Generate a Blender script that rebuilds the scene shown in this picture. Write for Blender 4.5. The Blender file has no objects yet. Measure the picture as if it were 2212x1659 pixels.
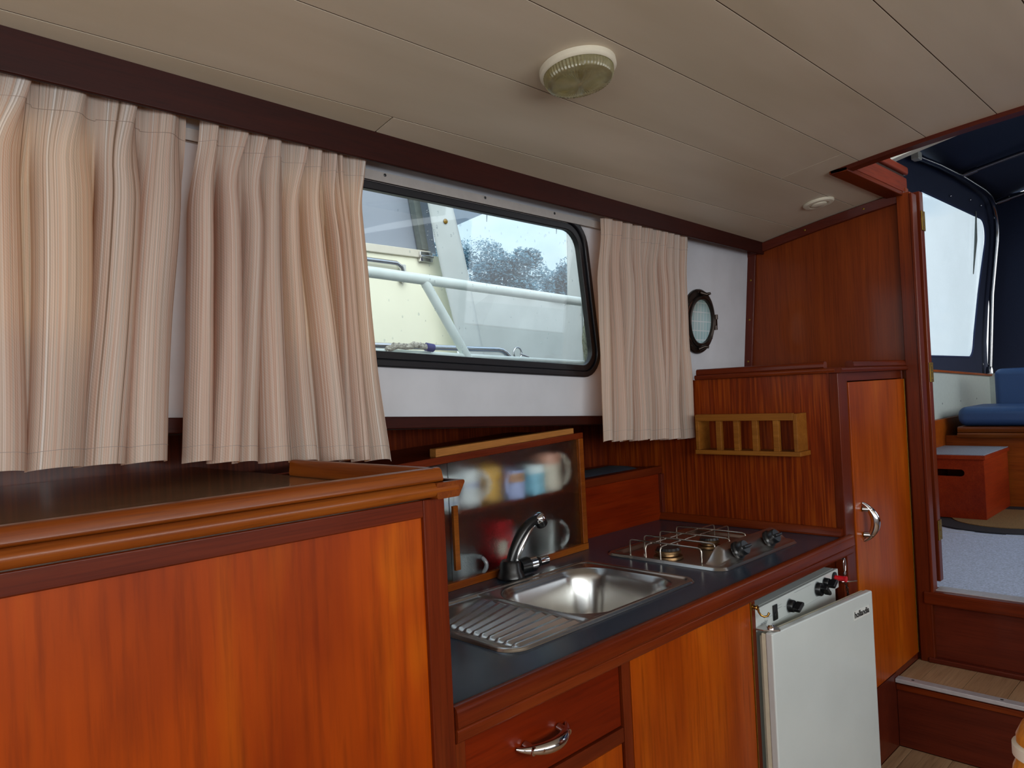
import bpy, bmesh, math, random
from mathutils import Vector, Matrix, noise as mnoise
random.seed(7)
S = bpy.context.scene
COL = S.collection
R = math.radians

# ------------------------------------------------------------------ camera
def cam_setup():
    f, yaw, pitch, roll = 1616.5, R(45.03), R(0.648), R(-2.767)
    fw = Vector((math.cos(pitch)*math.cos(yaw), math.cos(pitch)*math.sin(yaw), math.sin(pitch)))
    rt = Vector((math.sin(yaw), -math.cos(yaw), 0))
    up = rt.cross(fw)
    r2 = rt*math.cos(roll) + up*math.sin(roll)
    u2 = -rt*math.sin(roll) + up*math.cos(roll)
    m = Matrix((r2, u2, -fw)).transposed().to_4x4()
    m.translation = Vector((0, 0, 1.36))
    cd = bpy.data.cameras.new('camera'); cd.sensor_width = 36; cd.lens = f/2212*36
    cd.clip_start = .02; cd.clip_end = 2000
    co = bpy.data.objects.new('camera', cd); COL.objects.link(co); co.matrix_world = m
    S.camera = co
cam_setup()

# ------------------------------------------------------------------ world, sun, exposure
S.view_settings.view_transform = 'Standard'; S.view_settings.look = 'None'
S.view_settings.gamma = 1; S.view_settings.use_curve_mapping = False
S.view_settings.exposure = 0.35
SKY_STRENGTH = 1.25
SUN_STRENGTH = 2.8
w = bpy.data.worlds.new('sky'); S.world = w; w.use_nodes = True
nt = w.node_tree; nt.nodes.clear()
def N(t, typ, **kw):
    n = t.nodes.new(typ)
    for k, v in kw.items(): setattr(n, k, v)
    return n
tc = N(nt, 'ShaderNodeTexCoord'); sx = N(nt, 'ShaderNodeSeparateXYZ'); nt.links.new(tc.outputs['Generated'], sx.inputs[0])
g = N(nt, 'ShaderNodeValToRGB'); g.color_ramp.elements[0].color = (.80, .87, .93, 1); g.color_ramp.elements[1].color = (.50, .68, .90, 1)
g.color_ramp.elements[0].position = .02; g.color_ramp.elements[1].position = .55
nt.links.new(sx.outputs[2], g.inputs[0])
mp = N(nt, 'ShaderNodeMapping'); mp.inputs['Scale'].default_value = (2.2, 2.2, 5); nt.links.new(tc.outputs['Generated'], mp.inputs[0])
nz = N(nt, 'ShaderNodeTexNoise'); nz.inputs['Scale'].default_value = 1.6; nz.inputs['Detail'].default_value = 5; nt.links.new(mp.outputs[0], nz.inputs['Vector'])
cr = N(nt, 'ShaderNodeValToRGB'); cr.color_ramp.elements[0].position = .42; cr.color_ramp.elements[1].position = .60
nt.links.new(nz.outputs[0], cr.inputs[0])
mx = N(nt, 'ShaderNodeMix', data_type='RGBA'); mx.inputs[7].default_value = (.95, .97, 1.0, 1)
nt.links.new(cr.outputs[0], mx.inputs[0]); nt.links.new(g.outputs[0], mx.inputs[6])
bg = N(nt, 'ShaderNodeBackground'); bg.inputs[1].default_value = SKY_STRENGTH; nt.links.new(mx.outputs[2], bg.inputs[0])
ow = N(nt, 'ShaderNodeOutputWorld'); nt.links.new(bg.outputs[0], ow.inputs[0])
# hazy sun behind cloud, standing to starboard (behind the camera)
sd = bpy.data.lights.new('hazy_sun', 'SUN'); sd.energy = SUN_STRENGTH; sd.angle = R(75); sd.color = (1, .95, .88)
so = bpy.data.objects.new('hazy_sun', sd); COL.objects.link(so)
so.rotation_euler = Vector((-.25, -1.0, .42)).to_track_quat('Z', 'Y').to_euler()
so.location = (0, -6, 5)
def portal(loc, rot, sx_, sy_):
    d = bpy.data.lights.new('window_helper_light', 'AREA'); d.shape = 'RECTANGLE'; d.size = sx_; d.size_y = sy_
    d.cycles.is_portal = True
    o = bpy.data.objects.new('window_helper_light', d); COL.objects.link(o); o.location = loc; o.rotation_euler = rot
def window_light(loc, rot, sx_, sy_, watts, col):
    d = bpy.data.lights.new('window_helper_light', 'AREA'); d.shape = 'RECTANGLE'; d.size = sx_; d.size_y = sy_; d.energy = watts; d.color = col
    o = bpy.data.objects.new('window_helper_light', d); COL.objects.link(o); o.location = loc; o.rotation_euler = rot
window_light((.28, -1.46, 1.535), (R(90), 0, 0), 3.6, .64, 35, (.98, .99, 1))      # fill lamp added inside the unseen starboard windows, +Y
window_light((-1.70, 0, 1.48), (0, R(-90), 0), .74, 2.1, 17, (.98, .99, 1))       # second added fill lamp, inside the unseen windscreen, +X
portal((1.3, 1.56, 1.63), (R(-90), 0, 0), 1.2, .5)           # galley window, light travels -Y
portal((0.0, 1.52, 1.63), (R(-90), 0, 0), 1.0, .5)           # second port window
cy = S.cycles
cy.use_denoising = True; cy.max_bounces = 10; cy.diffuse_bounces = 6; cy.glossy_bounces = 5; cy.transmission_bounces = 8
cy.transparent_max_bounces = 16; cy.sample_clamp_indirect = 4; cy.caustics_reflective = False; cy.caustics_refractive = True
cy.blur_glossy = .5

# ------------------------------------------------------------------ materials
def new_mat(name):
    m = bpy.data.materials.new(name); m.use_nodes = True
    t = m.node_tree; t.nodes.clear()
    o = N(t, 'ShaderNodeOutputMaterial'); p = N(t, 'ShaderNodeBsdfPrincipled'); t.links.new(p.outputs[0], o.inputs[0])
    return m, t, p, o
def rgb(h):
    h = h.lstrip('#'); c = [int(h[i:i+2], 16)/255 for i in (0, 2, 4)]
    return tuple(((v+.055)/1.055)**2.4 if v > .04045 else v/12.92 for v in c) + (1,)
def coords(t, scale, rnd=True):
    tcn = N(t, 'ShaderNodeTexCoord'); m = N(t, 'ShaderNodeMapping'); m.inputs['Scale'].default_value = scale
    if rnd:
        oi = N(t, 'ShaderNodeObjectInfo'); mu = N(t, 'ShaderNodeMath', operation='MULTIPLY'); mu.inputs[1].default_value = 37.0
        t.links.new(oi.outputs['Random'], mu.inputs[0]); cx = N(t, 'ShaderNodeCombineXYZ')
        for i in range(3): t.links.new(mu.outputs[0], cx.inputs[i])
        ad = N(t, 'ShaderNodeVectorMath', operation='ADD'); t.links.new(tcn.outputs['Object'], ad.inputs[0]); t.links.new(cx.outputs[0], ad.inputs[1])
        t.links.new(ad.outputs[0], m.inputs[0])
    else: t.links.new(tcn.outputs['Object'], m.inputs[0])
    return m.outputs[0]
def ramp(t, fac, stops):
    r = N(t, 'ShaderNodeValToRGB'); e = r.color_ramp.elements
    while len(e) < len(stops): e.new(.5)
    for el, (p, c) in zip(e, stops): el.position = p; el.color = c
    t.links.new(fac, r.inputs[0]); return r.outputs[0]
def noise(t, vec, scale, detail=4, rough=.55):
    n = N(t, 'ShaderNodeTexNoise'); n.inputs['Scale'].default_value = scale; n.inputs['Detail'].default_value = detail; n.inputs['Roughness'].default_value = rough
    t.links.new(vec, n.inputs['Vector']); return n.outputs[0]
def mixc(t, f, a, b, mode='MIX'):
    m = N(t, 'ShaderNodeMix', data_type='RGBA', blend_type=mode)
    for s, v in ((0, f), (6, a), (7, b)):
        if hasattr(v, 'links') or hasattr(v, 'is_linked'): t.links.new(v, m.inputs[s])
        else: m.inputs[s].default_value = v
    return m.outputs[2]
def bump(t, p, h, strength=.1, dist=.01):
    b = N(t, 'ShaderNodeBump'); b.inputs['Strength'].default_value = strength; b.inputs['Distance'].default_value = dist
    t.links.new(h, b.inputs['Height']); t.links.new(b.outputs[0], p.inputs['Normal'])
def wood(name, dark, mid, light, axis='Z', across=28, along=1.6, blotch=3.0, rough=.32, coat=.35, blotch_amt=.6, stripes=0.0):
    m, t, p, o = new_mat(name)
    sc = {'X': (along, across, across), 'Y': (across, along, across), 'Z': (across, across, along)}[axis]
    v = coords(t, sc); f1 = noise(t, v, 1.0, 6, .62)
    v2 = coords(t, tuple(blotch*(.45 if k == axis else 1) for k in 'XYZ')); f2 = noise(t, v2, 1.0, 3)
    grain = ramp(t, f1, [(.30, rgb(dark)), (.52, rgb(mid)), (.74, rgb(light))])
    bl = ramp(t, f2, [(.32, rgb(dark)), (.55, rgb(mid)), (.72, rgb(light))])
    c = mixc(t, blotch_amt, grain, bl)
    sf = {'X': (along*5, across*7, across*7), 'Y': (across*7, along*5, across*7), 'Z': (across*7, across*7, along*5)}[axis]
    ff = noise(t, coords(t, sf), 1.0, 4, .6)
    c = mixc(t, .8, c, ramp(t, ff, [(.28, (.62, .58, .55, 1)), (.5, (1, 1, 1, 1)), (.75, (1.12, 1.12, 1.1, 1))]), 'MULTIPLY')
    if stripes:
        s3 = {'X': (.5, 1, 1), 'Y': (1, .5, 1), 'Z': (1, 1, .035)}[axis]
        v3 = coords(t, s3); f3 = noise(t, v3, 125, 3, .5)
        st = ramp(t, f3, [(.36, rgb(dark)), (.5, rgb(mid)), (.64, rgb(light))])
        c = mixc(t, stripes, c, st)
    t.links.new(c, p.inputs['Base Color']); p.inputs['Roughness'].default_value = rough
    p.inputs['Coat Weight'].default_value = coat*.35; p.inputs['Coat Roughness'].default_value = .10; p.inputs['Specular IOR Level'].default_value = .16
    bump(t, p, f1, .06, .003)
    return m
def plain(name, col, rough=.5, metal=0, spec=None, nscale=40, namt=.12, coat=0, bumpy=0):
    m, t, p, o = new_mat(name)
    c = rgb(col) if isinstance(col, str) else col
    v = coords(t, (1, 1, 1)); f = noise(t, v, nscale, 5)
    lo = tuple(x*(1-namt) for x in c[:3]) + (1,); hi = tuple(min(1, x*(1+namt)) for x in c[:3]) + (1,)
    t.links.new(ramp(t, f, [(.3, lo), (.7, hi)]), p.inputs['Base Color'])
    p.inputs['Roughness'].default_value = rough; p.inputs['Metallic'].default_value = metal
    if coat: p.inputs['Coat Weight'].default_value = coat
    if bumpy: bump(t, p, f, bumpy, .004)
    return m
def schlick(t, f0=.05, top=.75):                  # grazing reflection, the same from both sides of a pane
    lw = N(t, 'ShaderNodeLayerWeight'); lw.inputs[0].default_value = .5
    pw = N(t, 'ShaderNodeMath', operation='POWER'); pw.inputs[1].default_value = 4.5; t.links.new(lw.outputs['Facing'], pw.inputs[0])
    mr = N(t, 'ShaderNodeMapRange'); mr.inputs[3].default_value = f0; mr.inputs[4].default_value = top; t.links.new(pw.outputs[0], mr.inputs[0]); return mr.outputs[0]
def thin_glass(name, tint=(.96, .98, .98, 1), refl=.06, rough=.02):
    m = bpy.data.materials.new(name); m.use_nodes = True; t = m.node_tree; t.nodes.clear()
    o = N(t, 'ShaderNodeOutputMaterial'); tr = N(t, 'ShaderNodeBsdfTransparent'); gl = N(t, 'ShaderNodeBsdfGlossy')
    v = coords(t, (1, 1, 1)); f = noise(t, v, 2.5, 3)
    t.links.new(ramp(t, f, [(.3, tuple(x*.97 for x in tint[:3])+(1,)), (.7, tint)]), tr.inputs[0])
    gl.inputs['Roughness'].default_value = rough
    mm = N(t, 'ShaderNodeMixShader'); t.links.new(schlick(t, refl), mm.inputs[0]); t.links.new(tr.outputs[0], mm.inputs[1]); t.links.new(gl.outputs[0], mm.inputs[2])
    t.links.new(mm.outputs[0], o.inputs[0]); return m

M = {}
M['panel'] = wood('varnished_orange_panel', '#6c2000', '#903700', '#bc6504', 'Z', across=11, along=.9, blotch=4.0, blotch_amt=.72, rough=.42, coat=.12)
M['panel_red'] = wood('varnished_red_panel', '#4a0f02', '#631902', '#7c2a06', 'X', across=22, along=1.4, blotch=3, blotch_amt=.6, coat=.15)
M['door'] = wood('varnished_door_panel', '#742903', '#933f05', '#ae5a0b', 'Z', across=18, along=1.2, blotch=4, blotch_amt=.65, coat=.18)
M['frame_x'] = wood('mahogany_frame_horizontal', '#451405', '#5b1f08', '#72300e', 'X', across=40)
M['frame_z'] = wood('mahogany_frame_vertical', '#451405', '#5b1f08', '#72300e', 'Z', across=40)
M['frame_y'] = wood('mahogany_frame_crossways', '#451405', '#5b1f08', '#72300e', 'Y', across=40)
M['mould_x'] = wood('warm_moulding', '#562207', '#72380d', '#8c5017', 'X', across=50)
M['mould_y'] = wood('warm_moulding_crossways', '#562207', '#72380d', '#8c5017', 'Y', across=50)
M['cornice'] = wood('dark_mahogany', '#240905', '#2f0d07', '#3b130a', 'X', across=40, rough=.5, coat=.1)
M['dark_z'] = wood('dark_mahogany_upright', '#3f150c', '#521d10', '#632714', 'Z', across=40)
M['dark_y'] = wood('dark_mahogany_cross', '#3f150c', '#521d10', '#632714', 'Y', across=40)
M['veneer'] = wood('striped_veneer', '#4a1604', '#702707', '#93440c', 'Z', across=30, along=1, blotch=3, blotch_amt=.5, stripes=.55, rough=.36)
M['veneer_x'] = wood('hull_veneer', '#3c1005', '#581c07', '#74300c', 'Z', across=30, along=1, blotch=3, blotch_amt=.4, stripes=.5, rough=.4)
M['bulk'] = wood('bulkhead_veneer', '#56200b', '#6d2d0e', '#803b13', 'Z', across=36, along=1.4, blotch=2.2, blotch_amt=.55, rough=.33)
M['oak'] = wood('pale_oak', '#653a10', '#814e18', '#9a682c', 'Y', across=60, rough=.5, coat=.05)
M['oak_x'] = wood('pale_oak_strip', '#7c4c20', '#93602e', '#a87743', 'X', across=50, rough=.6, coat=0)
M['top'] = wood('brown_laminate_top', '#8a664d', '#a27e63', '#b69276', 'X', across=45, blotch=3, rough=.16, coat=2.5)
M['floorw'] = wood('light_oak_plank', '#7a5c44', '#977758', '#ad8f70', 'X', across=26, rough=.45, coat=.1)
M['redbox'] = wood('red_stained_wood', '#761f08', '#8c2c0c', '#a03e16', 'X', across=22, rough=.45)
M['hatch'] = wood('hatch_mahogany', '#541c0e', '#6c2814', '#80361b', 'X', across=22, rough=.5)
M['bench'] = wood('bench_teak', '#7a3208', '#93450e', '#a85818', 'Y', across=26, rough=.4)
M['laminate'] = plain('slate_blue_laminate', '#2e3947', rough=.24, nscale=160, namt=.34)
def steel_mat(name, col, rough, axis):
    m, t, p, o = new_mat(name); sc = {'X': (3, 180, 180), 'Y': (180, 3, 180)}[axis]
    f = noise(t, coords(t, sc), 1, 3); p.inputs['Base Color'].default_value = rgb(col); p.inputs['Metallic'].default_value = 1
    mr = N(t, 'ShaderNodeMapRange'); mr.inputs[3].default_value = rough*.8; mr.inputs[4].default_value = rough*1.25; t.links.new(f, mr.inputs[0]); t.links.new(mr.outputs[0], p.inputs['Roughness'])
    return m
M['steel'] = plain('brushed_steel', '#c9cac8', rough=.25, metal=1, namt=.04, nscale=14)
M['steel_dark'] = plain('hob_steel', '#b9b4ae', rough=.3, metal=1, namt=.05, nscale=12)
M['chrome'] = plain('polished_chrome', '#d8d8da', rough=.1, metal=1, namt=.03)
M['wire'] = plain('chromed_wire', '#b9b2a8', rough=.22, metal=1, namt=.1)
M['brass'] = plain('polished_brass', '#b08a4a', rough=.25, metal=1, namt=.1)
M['brass_old'] = plain('tarnished_brass', '#8a6c2c', rough=.45, metal=1, namt=.25)
M['burner'] = plain('burner_brass', '#84694a', rough=.4, metal=1, namt=.2)
M['black'] = plain('black_plastic', '#131416', rough=.28, namt=.2)
M['rubber'] = plain('black_rubber', '#0b0c12', rough=.42, namt=.2)
M['enamel'] = plain('white_enamel', '#bac1c0', rough=.22, nscale=6, namt=.03, coat=.3)
M['enamel_old'] = plain('yellowed_liner', '#c8c5ae', rough=.45, nscale=30, namt=.08)
M['gasket'] = plain('grey_gasket', '#bcb9a4', rough=.6)
M['red'] = plain('red_plastic', '#c01822', rough=.3, namt=.1)
M['ink'] = plain('black_print', '#15171a', rough=.5, namt=.05)
M['greyink'] = plain('grey_print', '#7d8486', rough=.6, namt=.1)
M['badge'] = plain('silver_badge', '#c5c8c5', rough=.35, namt=.05)
def ceil_mat():
    m, t, p, o = new_mat('beige_ceiling_board')
    f = noise(t, coords(t, (1.2, 9, 9)), 1, 5); f2 = noise(t, coords(t, (1.0, 3.5, 3)), 1.4, 2)
    a = ramp(t, f, [(.3, rgb('#b4a68f')), (.7, rgb('#c6baa6'))]); b = ramp(t, f2, [(.3, rgb('#b0a48e')), (.7, rgb('#c8bba8'))])
    t.links.new(mixc(t, .5, a, b), p.inputs['Base Color']); p.inputs['Roughness'].default_value = .42; return m
M['ceil'] = ceil_mat()
M['wall'] = plain('lilac_white_paint', '#b9bbc1', rough=.6, nscale=9, namt=.05, bumpy=.03)
M['jointd'] = plain('dark_joint', '#4a3728', rough=.9)
M['dark'] = plain('dark_recess_lining', '#2b1a12', rough=.8, namt=.2)
M['white'] = plain('white_plastic', '#cfcabb', rough=.4, namt=.03)
M['ivory'] = plain('ivory_lamp_ring', '#cdc6b2', rough=.45, namt=.03)
M['rail'] = plain('grey_curtain_rail', '#9d9894', rough=.5, namt=.05)
M['bronze'] = plain('dark_bronze', '#332a25', rough=.3, metal=.7, namt=.2)
M['navy'] = plain('navy_canvas', '#1c2640', rough=.85, nscale=300, namt=.25, bumpy=.1)
M['navy2'] = plain('navy_canvas_pale', '#28345a', rough=.85, nscale=300, namt=.2)
M['blue'] = plain('blue_vinyl', '#2b4a78', rough=.45, nscale=200, namt=.12, bumpy=.05)
M['carpet'] = plain('blue_grey_carpet', '#aeb9d0', rough=.95, nscale=140, namt=.28, bumpy=.25)
M['greyline'] = plain('pale_floor_strip', '#b9c4d4', rough=.4)
M['tread'] = plain('grey_blue_tread', '#8a8f9c', rough=.8, nscale=220, namt=.3, bumpy=.2)
M['mat'] = plain('black_rubber_mat', '#1c1f26', rough=.8, nscale=60, namt=.4)
M['coir'] = plain('coir_mat', '#7d6038', rough=.95, nscale=200, namt=.4, bumpy=.3)
M['coaming'] = plain('pale_green_coaming', '#b9c5c2', rough=.4, namt=.04)
M['alu'] = plain('aluminium_nosing', '#b4b0b2', rough=.45, metal=.4, namt=.08)
M['tube'] = plain('stainless_tube', '#9da0a4', rough=.2, metal=1, namt=.05)
M['paintrail'] = plain('white_rail_paint', '#dfe8e4', rough=.4, nscale=18, namt=.06)
M['cream'] = plain('cream_gelcoat', '#f0efd8', rough=.35, nscale=4, namt=.02)
M['tarp'] = plain('grey_tarpaulin', '#b6bdbc', rough=.75, nscale=7, namt=.06, bumpy=.1)
M['tarp2'] = plain('light_tarpaulin', '#cdd2cf', rough=.75, nscale=7, namt=.05, bumpy=.1)
M['vinylgrey'] = plain('smoky_window_vinyl', '#8f97a3', rough=.3, nscale=3, namt=.05)
M['rubbergrey'] = plain('grey_seal', '#6f7672', rough=.7)
M['ropegreen'] = plain('grey_green_rope', '#7d8370', rough=.9, nscale=150, namt=.4, bumpy=.3)
M['ropewhite'] = plain('white_flecked_rope', '#b9b3a6', rough=.9, nscale=120, namt=.6, bumpy=.3)
M['blueband'] = plain('blue_whipping', '#4d4f84', rough=.8)
M['glass'] = thin_glass('window_glass', (.93, .97, .975, 1))
M['vinyl'] = thin_glass('clear_vinyl', (.84, .91, .94, 1), .05, .1)
M['leaf'] = plain('hazy_foliage', '#6a8a98', rough=.95, nscale=1.2, namt=.16)  # bluish distance haze is mixed into the leaf colour
M['reed'] = plain('reed_bank', '#8a8d62', rough=.95, nscale=2, namt=.3)
M['water'] = plain('harbour_water', '#8795a0', rough=.15, nscale=2, namt=.1)
M['deck'] = plain('side_deck_paint', '#9fa5a3', rough=.7)
M['bark'] = plain('trunk', '#5f574c', rough=.9)
def lens_mat():
    m, t, p, o = new_mat('ribbed_amber_lens'); p.inputs['Base Color'].default_value = rgb('#b9ab72'); p.inputs['Roughness'].default_value = .12
    p.inputs['Transmission Weight'].default_value = .75; p.inputs['IOR'].default_value = 1.4
    f = noise(t, coords(t, (1, 1, 1)), 30, 2); t.links.new(ramp(t, f, [(.3, rgb('#c2b780')), (.7, rgb('#ded6ae'))]), p.inputs['Base Color']); return m
M['lens'] = lens_mat()
def frosted():
    m = bpy.data.materials.new('hammered_glass'); m.use_nodes = True; t = m.node_tree; t.nodes.clear()
    o = N(t, 'ShaderNodeOutputMaterial'); rf = N(t, 'ShaderNodeBsdfRefraction'); rf.inputs['IOR'].default_value = 1.35; rf.inputs['Roughness'].default_value = .40; rf.inputs[0].default_value = (.93, .95, .95, 1)
    gl = N(t, 'ShaderNodeBsdfGlossy'); gl.inputs['Roughness'].default_value = .22; gl.inputs[0].default_value = (1, 1, 1, 1)
    v = coords(t, (1, 1, 1)); vo = N(t, 'ShaderNodeTexNoise'); vo.inputs['Scale'].default_value = 420; vo.inputs['Detail'].default_value = 1; t.links.new(v, vo.inputs['Vector'])
    b = N(t, 'ShaderNodeBump'); b.inputs['Strength'].default_value = .35; b.inputs['Distance'].default_value = .0012; t.links.new(vo.outputs[0], b.inputs['Height'])
    t.links.new(b.outputs[0], gl.inputs['Normal']); t.links.new(b.outputs[0], rf.inputs['Normal'])
    mm = N(t, 'ShaderNodeMixShader'); t.links.new(schlick(t, .025, .4), mm.inputs[0]); t.links.new(rf.outputs[0], mm.inputs[1]); t.links.new(gl.outputs[0], mm.inputs[2])
    t.links.new(mm.outputs[0], o.inputs[0]); return m
M['frosted'] = frosted()
def portglass():
    m = bpy.data.materials.new('ribbed_port_glass'); m.use_nodes = True; t = m.node_tree; t.nodes.clear()
    o = N(t, 'ShaderNodeOutputMaterial'); tr = N(t, 'ShaderNodeBsdfTranslucent'); tp = N(t, 'ShaderNodeBsdfTransparent'); gl = N(t, 'ShaderNodeBsdfGlossy'); gl.inputs['Roughness'].default_value = .1
    v = coords(t, (1, 1, 1), False); br = N(t, 'ShaderNodeTexBrick'); br.offset = 0
    br.inputs['Scale'].default_value = 1; br.inputs['Brick Width'].default_value = .022; br.inputs['Row Height'].default_value = .034; br.inputs['Mortar Size'].default_value = .0022; br.inputs['Mortar Smooth'].default_value = .6
    br.inputs[1].default_value = rgb('#d3e8e8'); br.inputs[2].default_value = rgb('#c2dede'); br.inputs[3].default_value = rgb('#ffffff')
    sp = N(t, 'ShaderNodeSeparateXYZ'); cb = N(t, 'ShaderNodeCombineXYZ'); t.links.new(v, sp.inputs[0]); t.links.new(sp.outputs[0], cb.inputs[0]); t.links.new(sp.outputs[2], cb.inputs[1])
    t.links.new(cb.outputs[0], br.inputs['Vector']); t.links.new(br.outputs[0], tr.inputs[0]); t.links.new(br.outputs[0], tp.inputs[0])
    m1 = N(t, 'ShaderNodeMixShader'); m1.inputs[0].default_value = .45; t.links.new(tr.outputs[0], m1.inputs[1]); t.links.new(tp.outputs[0], m1.inputs[2])
    m2 = N(t, 'ShaderNodeMixShader'); m2.inputs[0].default_value = .05; t.links.new(m1.outputs[0], m2.inputs[1]); t.links.new(gl.outputs[0], m2.inputs[2]); t.links.new(m2.outputs[0], o.inputs[0]); return m
M['portglass'] = portglass()
def curtain_mat():
    m = bpy.data.materials.new('striped_curtain_cloth'); m.use_nodes = True; t = m.node_tree; t.nodes.clear()
    o = N(t, 'ShaderNodeOutputMaterial'); df = N(t, 'ShaderNodeBsdfDiffuse'); tl = N(t, 'ShaderNodeBsdfTranslucent')
    uv = N(t, 'ShaderNodeUVMap'); mpn = N(t, 'ShaderNodeMapping'); mpn.inputs['Scale'].default_value = (1, .0015, 1); t.links.new(uv.outputs[0], mpn.inputs[0])
    f = noise(t, mpn.outputs[0], 105, 3, .7)
    c = ramp(t, f, [(.33, rgb('#86705f')), (.40, rgb('#c8b4a4')), (.45, rgb('#e6dcd2')), (.49, rgb('#cfb09d')), (.53, rgb('#e2d8cd')), (.57, rgb('#bfae9f')), (.64, rgb('#f4f2ee'))])
    # fine woven rib
    m2 = N(t, 'ShaderNodeMapping'); m2.inputs['Scale'].default_value = (1, 1, 1); t.links.new(uv.outputs[0], m2.inputs[0])
    wv = N(t, 'ShaderNodeTexWave'); wv.bands_direction = 'X'; wv.inputs['Scale'].default_value = 90; wv.inputs['Distortion'].default_value = .6; t.links.new(m2.outputs[0], wv.inputs['Vector'])
    c2 = mixc(t, .16, c, ramp(t, wv.outputs[0], [(.2, rgb('#8f7464')), (.6, rgb('#e9e0d4'))]), 'MULTIPLY')
    t.links.new(c2, df.inputs[0]); tint = mixc(t, 1.0, c2, (1.0, .52, .19, 1), 'MULTIPLY'); t.links.new(tint, tl.inputs[0])
    wv2 = N(t, 'ShaderNodeTexWave'); wv2.bands_direction = 'DIAGONAL'; wv2.inputs['Scale'].default_value = 120; t.links.new(uv.outputs[0], wv2.inputs['Vector'])
    b = N(t, 'ShaderNodeBump'); b.inputs['Strength'].default_value = .12; b.inputs['Distance'].default_value = .002; t.links.new(wv2.outputs[0], b.inputs['Height']); t.links.new(b.outputs[0], df.inputs['Normal'])
    mm = N(t, 'ShaderNodeMixShader'); mm.inputs[0].default_value = .46; t.links.new(df.outputs[0], mm.inputs[1]); t.links.new(tl.outputs[0], mm.inputs[2])
    t.links.new(mm.outputs[0], o.inputs[0]); return m
M['curtain'] = curtain_mat()
def ceramic(name, col): 
    return plain(name, col, rough=.2, nscale=18, namt=.06, coat=.3)

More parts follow.
